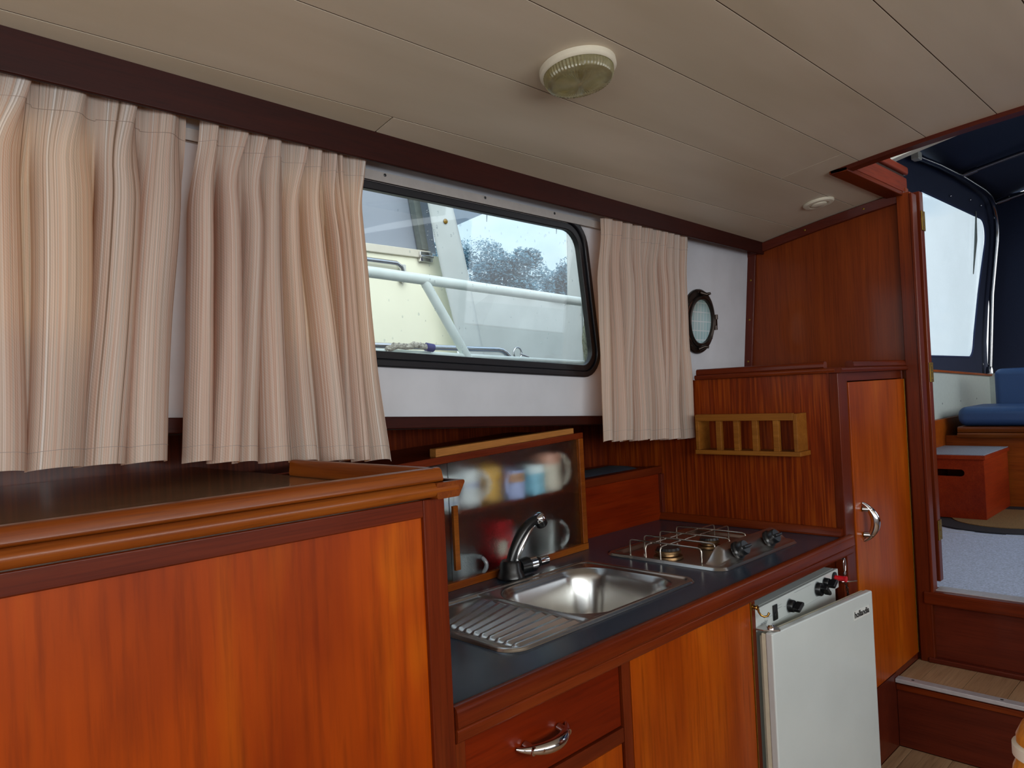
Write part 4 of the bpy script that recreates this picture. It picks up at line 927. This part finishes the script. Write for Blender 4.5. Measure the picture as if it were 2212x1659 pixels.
# ================================================================== CURTAINS
def curtain(name, xt0, xt1, xb0, xb1, ztop, zb0, zb1, folds, seed, label, group, base=1.312, amp=.024, npl=None, tophi=0):
    rnd = random.Random(seed); nu, nv = folds*22, 46
    phs = [rnd.uniform(.6, 1.45) for _ in range(folds)]; tot = sum(phs)
    amps = [rnd.uniform(.5, 1.3) for _ in range(folds+1)]
    skew = [rnd.uniform(-.35, .35) for _ in range(folds+1)]
    cum = [0]
    for p in phs: cum.append(cum[-1]+p/tot)
    wid = max(abs(xt1-xt0), abs(xb1-xb0))*1.9
    def f(u, v):
        # v=0 top, v=1 hem
        k = 0
        while k < folds-1 and cum[k+1] < u: k += 1
        lu = (u-cum[k])/(cum[k+1]-cum[k]); c = lu-.5
        a = amps[k]*(1-lu)+amps[k+1]*lu; sk_ = skew[k]*(1-lu)+skew[k+1]*lu
        body = sm(.05, .30, v); head = 1-body
        e = math.exp(-(c/.17)**2)
        fw = (xt1-xt0)*(cum[k+1]-cum[k])*(1-v)+(xb1-xb0)*(cum[k+1]-cum[k])*v
        cc = c+.12*sk_*v
        low = math.cos(math.pi*(k+lu)+seed)
        yo = body*(-amp*a*math.cos(2*math.pi*cc)+amp*.55*low*sm(.25, .9, v))-head*(.015*e*(.8+.3*a))
        xt = xt0+(xt1-xt0)*u; xb = xb0+(xb1-xb0)*u
        x = xt*(1-v)+xb*v+body*fw*.17*a*math.sin(2*math.pi*cc)+head*(fw*.10*math.sin(2*math.pi*c)+e*lean[k]*(1-v/.2 if v < .2 else 0))
        x += .010*math.sin(2.8*v+k*1.3+seed)*body
        zb = zb0+(zb1-zb0)*u
        z = (ztop+.008*e*(1 if v < .1 else 0)*(1-v*10)+rnd_top[k]*.5)*(1-v)+(zb+.003*math.cos(2*math.pi*c))*v
        yy = base+.0415*x+yo+.004*mnoise.noise(Vector((x*9, z*6, seed)))
        return Vector((x, yy, z))
    lean = [rnd.uniform(.004, .036) for _ in range(folds+1)]
    rnd_top = [rnd.uniform(-1, 1)*.006 for _ in range(folds+1)]
    tops = 1.0
    root = thing(name, (0.5*(xb0+xb1), base+.0415*.5*(xb0+xb1), min(zb0, zb1)), label, 'curtain', group)
    dz = ztop-.5*(zb0+zb1)
    m = MB().grid(nu, nv, lambda u, v: f(u, v), lambda u, v: (u*wid+seed*1.7, (1-v)*dz))
    m.build('cloth', 'curtain', root, smooth=75)
    # stitched hem and heading tape lines
    for v_, nm in ((.955, 'hem_seam'), (.075, 'heading_seam')):
        P = [f(k/(nu*1.0), v_)+Vector((0, -.0012, 0)) for k in range(0, nu)]
        MB().tube(P, .0004, 4).build(nm, 'greyseam', root)
    return root
M['greyseam'] = plain('seam_thread', '#a18d7f', rough=.8)
G = 'striped cabin curtains'
curtain('curtain', -.50, .545, -.52, .502, 1.884, 1.299, 1.271, 15, 3, 'striped beige curtain at the far left, cut off by the frame edge', G)
curtain('curtain', .570, .916, .512, .980, 1.884, 1.265, 1.224, 9, 5, 'striped beige curtain half covering the window, flaring above the sideboard corner', G, amp=.024)
curtain('curtain', 1.788, 2.298, 1.752, 2.268, 1.872, 1.202, 1.172, 10, 11, 'striped beige curtain hanging between the window and the round portlight', G, amp=.020, base=1.306)

# ================================================================== CEILING FITTINGS
cl_ = thing('ceiling_lamp', (1.15, .925, zc(.925)), 'round ivory ceiling lamp with ribbed amber glass lens', 'lamp')
sl = math.atan(-.149*.925)
LM = Matrix.Translation((1.152, .928, zc(.928)-.0005)) @ Matrix.Rotation(sl, 4, 'X') @ Matrix.Rotation(math.pi, 4, 'X') @ Matrix.Scale(.78, 4)
MB().lathe([(.098, 0), (.098, .012), (.095, .016), (.090, .018), (.087, .014), (.087, 0)], LM, 56, closed=True).build('ring', 'ivory', cl_, smooth=35)
MB().lathe([(.087, .003), (0, .003)], LM, 40).build('reflector', plain('lamp_reflector', '#c9c1a0', rough=.25, metal=.8), cl_)
n = 120; vs = []; prof = [(.087, .012), (.0865, .030), (.081, .040), (.078, .041)] ; 
for i, (r, z) in enumerate(prof):
    for k in range(n):
        rr = r*(1+(.03 if k % 2 else 0)*(1 if i < 3 else 0)); vs.append(LM @ Vector((rr*math.cos(2*math.pi*k/n), rr*math.sin(2*math.pi*k/n), z)))
rings = [(r, .041+.005*(1-(r/.078)**2)) for r in (.075, .06, .04, .025, .012, .004)]
for r, z in rings:
    for k in range(n): vs.append(LM @ Vector((r*math.cos(2*math.pi*k/n), r*math.sin(2*math.pi*k/n), z+(.0016 if k % 2 else 0)*(r/.07))))
L = len(prof)+len(rings)
MB().add(vs, [(i*n+k, i*n+(k+1) % n, (i+1)*n+(k+1) % n, (i+1)*n+k) for i in range(L-1) for k in range(n)]+[tuple((L-1)*n+k for k in range(n))]).build('lens', 'lens', cl_, smooth=28)
cv = thing('ceiling_vent', (2.622, 1.07, zc(1.07)), 'small round white vent in the ceiling near the bulkhead', 'vent')
VM = Matrix.Translation((2.632, 1.072, zc(1.072)-.0005)) @ Matrix.Rotation(math.atan(-.149*1.07), 4, 'X') @ Matrix.Rotation(math.pi, 4, 'X')
MB().lathe([(.052, 0), (.052, .004), (.048, .008), (.034, .009), (.032, .006), (0, .006)], VM, 40).build('flange', 'ivory', cv, smooth=35)
MB().lathe([(.026, .0062), (.026, .010), (.022, .012), (0, .012)], VM, 32).build('cap', 'ivory', cv, smooth=35)

# ================================================================== turned post at the lower right
tpz = thing('turned_post', (.830, .151, FL), 'turned golden wood post with pale band at the lower right corner', 'post')
TM = Matrix.Translation((.830, .151, FL-.003))
MB().lathe([(.05, .004), (.05, .03), (.028, .06), (.022, .45), (.026, .70), (.020, .76), (.030, .80), (.0345, .83), (.031, .862), (.027, .872)], TM, 40).build('shaft', wood('golden_turned_wood', '#a5641e', '#c07a2a', '#d39440', 'Z', across=40), tpz, smooth=50)
MB().lathe([(.0275, .872), (.031, .874), (.031, .884), (.0275, .886)], TM, 40).build('band', 'white', tpz, smooth=40)
MB().lathe([(.0275, .886), (.0275, .892), (.022, .904), (.012, .912), (0, .915)], TM, 40).build('finial', bpy.data.materials['golden_turned_wood'], tpz, smooth=50)
# ================================================================== COCKPIT (seen through the companionway)
CFZ = .55; CY = 1.42
cf = struct(box('floor_cockpit', XB+.03, 6.4, -1.45, CY+.03, CFZ-.05, CFZ, 'carpet', None, 0), 'blue grey carpeted cockpit sole')
for x in (4.20, 4.265): box('pale_strip', x, x+.016, -1.4, 1.40, CFZ, CFZ+.002, 'greyline', cf, 0)
for sgn, nm in ((1, 'wall_cockpit_port'), (-1, 'wall_cockpit_starboard')):
    yy = CY*sgn; y2 = yy+.03*sgn
    m = MB(); m.hexa([(XB+.03,yy,CFZ+.53),(6.40,yy,CFZ+.50),(6.40,y2,CFZ+.50),(XB+.03,y2,CFZ+.53),(XB+.03,yy,1.44),(6.40,yy,1.31),(6.40,y2,1.31),(XB+.03,y2,1.44)])
    wv = struct(m.build(nm, 'coaming'), 'pale coaming of the cockpit')
    MB().hexa([(XB+.03,yy-.02*sgn,1.44),(6.40,yy-.02*sgn,1.31),(6.40,y2,1.31),(XB+.03,y2,1.44),(XB+.03,yy-.02*sgn,1.455),(6.40,yy-.02*sgn,1.325),(6.40,y2,1.325),(XB+.03,y2,1.455)]).build('teak_cap', 'bench', wv, bevel=.004)
    MB().box(XB+.03, 6.40, min(yy-.03*sgn, y2), max(yy-.03*sgn, y2), CFZ, CFZ+.52).build('wood_side', 'bench', wv)
    if sgn > 0:
        for x in (5.22, 5.62, 6.02): screw(wv, (x, yy, 1.16), (0, -1, 0), .006, 'greyink')
struct(box('wall_stern', 6.40, 6.43, -1.45, 1.45, CFZ, 1.33, 'coaming', None, 0))
# locker step box
bx_ = thing('step_box', (4.8, 1.22, CFZ), 'red wooden step box with hand slot and grey tread on a mat', 'box')
BX0, BX1, BY0, BY1, BZ0, BZ1 = 4.57, 5.10, 1.062, 1.388, .562, .882
holed('front_panel', rect(BY0, BY1, BZ0, BZ1), [round_poly(rect(1.155, 1.30, .788, .826), .0185, 5)], lambda u, v, t: Vector((BX0+t, u, v)), 0, .014, 'redbox', bx_)
box('side_panel', BX0+.014, BX1, BY0, BY0+.014, BZ0, BZ1, 'redbox', bx_, .001)
box('side_panel', BX0+.014, BX1, BY1-.014, BY1, BZ0, BZ1, 'redbox', bx_, .001)
box('back_panel', BX1-.014, BX1, BY0+.014, BY1-.014, BZ0, BZ1, 'redbox', bx_, .001)
lid = box('lid', BX0-.012, BX1+.01, BY0-.010, BY1+.005, BZ1, BZ1+.022, 'redbox', bx_, .002)
box('tread', BX0-.006, BX1+.005, BY0-.004, BY1+.002, BZ1+.022, BZ1+.026, 'tread', lid, .001)
dm = thing('door_mat', (4.69, .98, CFZ), 'oval black rubber mat with coir middle under the step box', 'mat')
def ell(a, b, z, n=48): return [(4.69+a*math.cos(2*math.pi*k/n), .98+b*math.sin(2*math.pi*k/n)) for k in range(n)]
MB().prism(ell(.432, .40, 0), lambda u, v, t: Vector((u, v, t)), CFZ, CFZ+.008).build('rubber_rim', 'mat', dm)
MB().prism(ell(.30, .27, 0), lambda u, v, t: Vector((u, v, t)), CFZ+.008, CFZ+.0115).build('coir_middle', 'coir', dm)
# bench
be = thing('stern_bench', (5.4, .1, CFZ), 'varnished wooden stern bench with moulded edge', 'bench')
box('front_panel', 5.13, 5.15, -1.3, 1.388, CFZ, .968, 'bench', be, 0)
box('seat_board', 5.13, 6.39, -1.3, 1.315, 1.005, 1.022, 'bench', be, .002)
bp = round_poly([(5.085, .957), (5.15, .957), (5.15, .987), (5.08, .987)], [.006, .001, .001, .012], 4)
mould(bp, lambda u, v, t: Vector((u, t, v)), -1.3, 1.312, 'lower_moulding', 'mould_y', be)
bp = round_poly([(5.095, .989), (5.15, .989), (5.15, 1.022), (5.09, 1.022)], [.003, .001, .001, .014], 4)
mould(bp, lambda u, v, t: Vector((u, t, v)), -1.3, 1.312, 'upper_moulding', 'mould_y', be)
def cushion(name, x0, x1, y0, y1, z0, z1, label, puff):
    m = MB(); o = m.box(x0, x1, y0, y1, z0, z1).build(name, 'blue', None, bevel=min(.045, (min(x1-x0, z1-z0))*.42), segs=5)
    tag(o, label, 'cushion'); return o
cushion('seat_cushion', 5.115, 5.60, -1.0, 1.318, 1.0235, 1.140, 'blue vinyl seat cushion lying flat on the stern bench', 1)
cushion('back_cushion', 5.602, 5.70, -1.0, 1.222, 1.025, 1.362, 'blue vinyl back cushion standing upright behind the bench seat', 1)

# cockpit tent
tn = thing('cockpit_tent', (4.6, 0, 1.4), 'navy canvas cockpit tent with clear side window', 'tent')
def cs(u, v, t): return Vector((u, CY+.012+t-.10*sm(1.45, 2.6, v)*1.0, v))
hole = round_poly([(4.66, 1.462), (6.03, 1.452), (6.20, 2.415), (4.66, 2.405)], [.1, .12, .14, .1], 8)
hole_b = round_poly([(3.20, 1.49), (4.42, 1.47), (4.42, 2.36), (3.40, 2.14)], .1, 8)
def subdiv(poly, n=6):
    out = []
    for i in range(len(poly)):
        a, b = poly[i], poly[(i+1) % len(poly)]
        L = math.hypot(b[0]-a[0], b[1]-a[1]); k = max(1, int(L/.25))
        out += [(a[0]+(b[0]-a[0])*j/k, a[1]+(b[1]-a[1])*j/k) for j in range(k)]
    return out
hole = subdiv(hole); hole_b = subdiv(hole_b); outer = subdiv([(XB+.03, 1.43), (6.42, 1.30), (6.42, 2.62), (4.2, 2.62), (XB+.03, 2.25)])
holed('side_canvas', outer, [hole, hole_b], cs, 0, .003, 'navy', tn)
for hh in (hole, hole_b): MB().prism(hh, cs, .0045, .0052).build('clear_window', 'vinyl', tn)
hm = [cs(u, v, -.002) for u, v in hole]
MB().tube(hm, .006, 6, closed=True).build('window_piping', 'navy2', tn, smooth=60)
def roof(u, v):
    x = 2.78+3.66*u; yy = -1.36+2.72*v; t = (yy/1.36)
    zz = 2.20+.42*sm(2.78, 4.3, x)-.03*sm(5.2, 6.44, x)
    return Vector((x, yy, zz+.16*(1-t*t)+.012*math.sin(x*5+yy*2)))
MB().grid(40, 24, roof).build('roof_canvas', 'navy', tn, smooth=60, solid=.004)
holed('stern_canvas', rect(-1.40, 1.40, 1.30, 2.62), [round_poly(rect(-.85, .85, 1.55, 2.40), .1)], lambda u, v, t: Vector((6.425-.02*(v-1.3)+t, u, v)), 0, .004, 'navy', tn)
MB().prism(round_poly(rect(-.85, .85, 1.55, 2.40), .1), lambda u, v, t: Vector((6.43-.02*(v-1.3)+t, u, v)), 0, .002).build('stern_window', 'vinyl', tn)
MB().prism(round_poly(rect(-1.12, 1.12, 1.42, 2.5), .28), lambda u, v, t: Vector((6.418-.02*(v-1.3)+t, u, v)), 0, .003).build('stern_flap', 'navy2', tn)
for (x, z) in ((5.30, 2.46), (5.75, 2.50), (6.02, 2.50), (6.24, 2.42), (6.26, 1.40)):
    p = cs(x, z, -.004); MB().lathe([(.010, 0), (.010, .003), (.005, .006), (0, .006)], Matrix.Translation(p) @ Matrix.Rotation(R(90), 4, 'X'), 12).build('press_stud', 'chrome', tn, smooth=40)
MB().tube([cs(5.87, 2.44, -.01), cs(5.89, 2.25, -.012), cs(5.90, 2.02, -.012)], [.004, .009, .003], 6).build('tie_strap', 'rubbergrey', tn, smooth=50)
for (yy, zz) in ((1.02, 2.30), (1.06, 2.12)):
    P = [Vector((6.40+.004*math.cos(a_), yy+.018*math.cos(R(a))*1.0, zz+.018*math.sin(R(a)))) for a, a_ in ((k*30, 0) for k in range(12))]
    MB().tube(P, .004, 6, closed=True).build('snap_ring', 'chrome', tn, smooth=50)
tf = thing('tent_frame', (6.2, 1.37, 1.33), 'polished stainless tube frame holding up the navy tent', 'frame')
def ty(x, z, o=0): return Vector((x, CY-.035-.10*sm(1.45, 2.6, z), z+o))
P = [ty(4.50, 2.545), ty(4.9, 2.57), ty(5.4, 2.585), ty(5.9, 2.58)]
for k in range(9):
    a = R(90-88*k/8); P.append(ty(6.0+.30*math.cos(a), 2.27+.30*math.sin(a)))
P += [ty(6.295, 1.9), ty(6.27, 1.34)]
MB().tube(P, .0165, 12).build('side_hoop', 'tube', tf, smooth=60)
MB().lathe([(.026, 0), (.026, .03), (.02, .05), (0, .05)], Matrix.Translation(ty(6.27, 1.33)), 16).build('foot_socket', 'tube', tf, smooth=40)
box('end_clip', 4.47, 4.53, ty(4.5, 2.545).y-.02, ty(4.5, 2.545).y+.02, 2.525, 2.57, 'white', tf, .005)
for x, zz, nm in ((5.38, 2.60, 0), (6.22, 2.545, 1)):
    P = []
    for k in range(21):
        yy = 1.30*(1-2*k/20); P.append(Vector((x, yy, zz-.012+.14*(1-(yy/1.30)**2))))
    MB().tube(P, .013, 10).build('roof_bow', 'tube', tf, smooth=60)
    MB().tube([P[0]+(P[1]-P[0])*.25, P[0]+(P[1]-P[0])*.8], .019, 12).build('clamp', 'tube', tf, smooth=40)

# ================================================================== OUTSIDE
struct(MB().add([(-400, -400, -.9), (400, -400, -.9), (400, 400, -.9), (-400, 400, -.9)], [(0, 1, 2, 3)]).build('water', 'water'), 'harbour water')
m = MB().box(-1.8, 2.9, 1.87, 2.06, 1.0, 1.26); struct(m.build('deck_side', 'deck'), 'side deck outside the windows')
rg = thing('guard_rail', (1.9, 2.0, 1.26), 'white painted tube guard rail outside the window', 'railing')
MB().tube([Vector((.2, 2.0, 1.80)), Vector((1.409, 2.0, 1.766)), Vector((2.506, 2.0, 1.723)), Vector((3.4, 2.0, 1.69))], .0185, 16).build('top_tube', 'paintrail', rg, smooth=60)
MB().tube([Vector((.2, 2.0, 1.545)), Vector((1.422, 2.0, 1.512)), Vector((2.486, 2.0, 1.467)), Vector((3.4, 2.0, 1.43))], .0095, 12).build('lower_tube', 'paintrail', rg, smooth=60)
MB().tube([Vector((1.597, 2.0, 1.757)), Vector((1.78, 2.0, 1.492)), Vector((1.93, 2.0, 1.26))], .0165, 14).build('slanted_stay', 'paintrail', rg, smooth=60)
MB().tube([Vector((3.1, 2.0, 1.70)), Vector((3.1, 2.0, 1.26))], .016, 14).build('post', 'paintrail', rg, smooth=60)
def rope(name, pts, r, mat, label):
    P = [Vector(p) for p in pts]; Q = []
    for i in range(len(P)-1):
        for k in range(8): Q.append(P[i].lerp(P[i+1], k/8))
    Q.append(P[-1]); m = MB()
    for s in range(3):
        m.tube([q+Vector((math.cos(i*.9+s*2.094), math.sin(i*.9+s*2.094)*.4, math.sin(i*.9+s*2.094)*.6))*r*.55 for i, q in enumerate(Q)], r*.62, 6)
    return tag(m.build(name, mat, None, smooth=60), label, 'rope')
rope('mooring_rope', [(2.475, 1.975, 1.735), (2.43, 1.97, 1.66), (2.405, 1.97, 1.56), (2.415, 1.97, 1.47), (2.44, 1.97, 1.43), (2.465, 1.972, 1.50), (2.46, 1.972, 1.60), (2.48, 1.975, 1.70), (2.50, 1.975, 1.60), (2.51, 1.975, 1.46)], .013, 'ropegreen', 'grey green rope looped over the guard rail right of the window')
rl2 = rope('lashing_rope', [(1.425, 1.985, 1.520), (1.46, 1.985, 1.532), (1.50, 1.985, 1.528), (1.54, 1.985, 1.535), (1.585, 1.985, 1.528)], .013, 'ropewhite', 'white flecked rope lashed along the lower rail tube')
MB().tube([Vector((1.582, 1.985, 1.528)), Vector((1.612, 1.985, 1.524))], .0145, 10).build('blue_whipping', 'blueband', rl2, smooth=40)

# neighbouring boat
nb = thing('neighbour_boat', (2.2, 3.5, -.3), 'cream motor boat moored alongside, seen through the window', 'boat')
m = MB(); m.hexa([(-1.5,3.05,-.4),(2.80,3.05,-.4),(2.80,5.2,-.4),(-1.5,5.2,-.4),(-1.5,3.0,2.105),(2.56,3.0,2.085),(2.56,5.2,2.085),(-1.5,5.2,2.105)])
m.build('cabin_side', 'cream', nb)
MB().box(2.62, 6.5, 3.05, 5.2, -.4, 1.2).build('hull_aft', 'cream', nb)
MB().hexa([(-1.5,2.985,2.085),(2.44,2.985,2.065),(2.44,3.02,2.065),(-1.5,3.02,2.085),(-1.5,2.985,2.128),(2.44,2.985,2.105),(2.44,3.02,2.105),(-1.5,3.02,2.128)]).build('gunwale_strip', 'white', nb, bevel=.004)
MB().hexa([(1.2,3.04,2.128),(2.52,3.04,2.110),(2.52,3.05,2.110),(1.2,3.04,2.128),(1.2,3.03,2.9),(2.40,3.03,2.9),(2.40,3.04,2.9),(1.2,3.04,2.9)]).build('smoky_window', 'vinylgrey', nb)
MB().hexa([(2.39,2.99,2.11),(2.43,2.99,2.11),(2.43,3.03,2.11),(2.39,3.03,2.11),(2.25,2.99,2.9),(2.29,2.99,2.9),(2.29,3.03,2.9),(2.25,3.03,2.9)]).build('window_seal', 'rubbergrey', nb)
P = [Vector((1.6, 2.96, 2.03)), Vector((2.20, 2.96, 2.018)), Vector((2.235, 2.97, 2.005)), Vector((2.25, 2.975, 1.975)), Vector((2.255, 2.98, 1.93))]
MB().tube(P, .012, 10).build('grab_rail', 'chrome', nb, smooth=50)
pl = MB().box(2.235, 2.27, 2.975, 2.995, 1.935, 2.02).build('rail_bracket', 'badge', nb, bevel=.003)
for zz in (1.955, 1.998): screw(pl, (2.253, 2.975, zz), (0, -1, 0), .006, 'chrome')
hg = MB().box(2.36, 2.44, 2.972, 2.99, 2.045, 2.095).build('hinge', 'chrome', nb, bevel=.002)
MB().tube([Vector((2.36, 2.970, 2.070)), Vector((2.44, 2.970, 2.070))], .008, 10).build('knuckle', 'chrome', hg, smooth=40)
P = [Vector((1.7, 2.75, 1.600)), Vector((2.137, 2.75, 1.592)), Vector((2.62, 2.75, 1.582))]
for k in range(6): P.append(Vector((2.655+.11*math.sin(R(15*k)), 2.75, 1.582-.11*(1-math.cos(R(15*k))))))
P.append(Vector((2.80, 2.76, 1.45)))
MB().tube(P, .014, 12).build('deck_rail', 'chrome', nb, smooth=50)
P = [Vector((2.80+.03*math.cos(R(a)), 2.75, 1.565+.03*math.sin(R(a)))) for a in range(0, 360, 30)]
MB().tube(P, .005, 8, closed=True).build('ring', 'chrome', nb, smooth=50)
MB().tube([Vector((2.82, 2.75, 1.56)), Vector((2.88, 2.75, 1.545)), Vector((2.90, 2.76, 1.47))], .006, 8).build('hook_rod', 'chrome', nb, smooth=50)
# its grey tarpaulin tent
tt = thing('tarpaulin_tent', (3.4, 3.0, 1.2), 'pale grey tarpaulin tent with clear window on the neighbouring boat', 'tent')
def tw(u, v, t): return Vector((u, 2.93+t+.018*math.sin(u*9-v*3)*sm(2.0, 1.5, v)+.008*math.sin(u*23-v*5), v))
ho = subdiv([(2.585, 1.960), (3.44, 1.915), (3.47, 2.95), (2.50, 2.95)]); ot = subdiv([(2.70, 1.0), (3.60, 1.0), (3.66, 3.0), (2.24, 3.0)])
holed('grey_side', ot, [ho], tw, 0, .004, 'tarp', tt)
MB().prism(ho, lambda u, v, t: tw(u, v, t), .006, .007).build('clear_window', 'vinyl', tt)
P = [tw(2.64+.83*k/30, 1.945-.05*k/30, -.003) for k in range(31)]
for dz in (0, .018): MB().tube([p+Vector((0, 0, dz-.02)) for p in P], .0025, 5).build('seam', 'rubbergrey', tt)
def tl(u, v):
    x = 3.56+1.9*u; z = .9+2.1*v; return Vector((x, 2.92+.10*u+.014*math.sin(x*14+z*2)+.012*math.sin(z*30)*max(0, 1-abs(u-.06)/.05), z))
MB().grid(70, 70, tl).build('light_side', 'tarp2', tt, smooth=60, solid=.004)
for dx in (0, .045, .09):
    MB().tube([Vector((3.62+dx, 2.905+.012*math.sin(z*30), z)) for z in [.95+.05*k for k in range(41)]], .0022, 5).build('seam', 'rubbergrey', tt)
def strip(u, v):
    z = 1.0+2.0*v; x0_ = 2.70-.23*(z-1.0)
    return Vector((x0_-.03+.17*u, 2.905+.006*math.sin(z*7+u*3), z))
MB().grid(8, 40, strip).build('edge_band', 'tarp', tt, smooth=60, solid=.004)
MB().lathe([(.013, 0), (.013, .004), (.006, .006), (0, .006)], Matrix.Translation((2.47, 2.895, 2.245)) @ Matrix.Rotation(R(90), 4, 'X'), 16).build('turn_button', 'brass_old', tt, smooth=40)
MB().add([(2.835, 3.4, 2.318), (3.31, 3.4, 2.530), (3.6, 3.45, 2.95), (2.62, 3.45, 2.95), (2.80, 3.4, 2.45)], [(0, 1, 2, 3, 4)]).build('roof_flap', plain('slate_canvas', '#7f8797', rough=.8, namt=.05), tt, solid=.006)
for px, pz in ((2.86, 2.40), (3.44, 2.40)):
    MB().tube([Vector((px, 2.99, 2.75)), Vector((px, 2.99, pz)), Vector((px-.01, 2.99, pz-.09))], [.002, .006, .002], 6).build('tie_cord', 'rubbergrey', tt, smooth=50)

# trees and reeds beyond the water
def tree(x, y, h, w_, seed, label):
    rnd = random.Random(seed); root = thing('tree', (x, y, -.5), label, 'tree', 'hazy trees beyond the boats')
    lobes = []
    for k in range(26):
        hz = .40+.50*rnd.random()**.85; sp = math.sqrt(max(.06, 1-((hz-.52)/.44)**2)); a = rnd.uniform(0, 6.283); rr = w_*.9*sp*math.sqrt(rnd.random())
        lobes.append((Vector((rr*math.cos(a), rr*math.sin(a)*.8, h*hz)), w_*rnd.uniform(.20, .34)))
    vs, fs = [], []
    for k in range(11000):
        c, r = lobes[k % 26]; d = Vector((rnd.gauss(0, 1), rnd.gauss(0, 1), rnd.gauss(0, 1))).normalized()
        p = c+d*r*(.45+.65*rnd.random()**.5); e1 = Vector((rnd.gauss(0, 1), rnd.gauss(0, 1), rnd.gauss(0, 1))).normalized(); e2 = e1.orthogonal().normalized(); q = rnd.uniform(.07, .15)
        b = len(vs); vs += [p+e1*q*1.3, p+e2*q*.7, p-e1*q*1.3, p-e2*q*.7]; fs.append((b, b+1, b+2, b+3))
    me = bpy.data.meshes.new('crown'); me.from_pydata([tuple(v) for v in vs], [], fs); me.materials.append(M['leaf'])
    o = bpy.data.objects.new('crown', me); COL.objects.link(o); o.parent = root; WL[o.name] = Vector((x, y, -.5))
    MB().tube([Vector((x, y, -.5)), Vector((x+.1, y, -.5+h*.6))], [w_*.06, w_*.03], 8).build('trunk', 'bark', root, smooth=50)
labs = ['leftmost hazy tree seen through the clear tent window', 'second hazy tree from the left in the tent window', 'hazy tree in the middle of the tent window', 'fourth hazy tree from the left in the tent window', 'tallest hazy tree at the right of the tent window', 'low hazy tree at the right edge of the tent window']
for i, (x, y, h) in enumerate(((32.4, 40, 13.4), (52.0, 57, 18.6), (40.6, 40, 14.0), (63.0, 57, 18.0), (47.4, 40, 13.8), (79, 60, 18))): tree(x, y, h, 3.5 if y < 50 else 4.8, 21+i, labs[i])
def bank(u, v):
    x = 30+260*u; return Vector((x, 60+.12*x+1.5*math.sin(x*.3), -.9+(1.6+1.0*mnoise.noise(Vector((x*.13, 0, 0)))+.6*mnoise.noise(Vector((x*.9, 3, 0))))*v))
struct(MB().grid(300, 4, bank).build('reed_bank', 'reed', None, smooth=40, solid=.4), 'far reed bank')
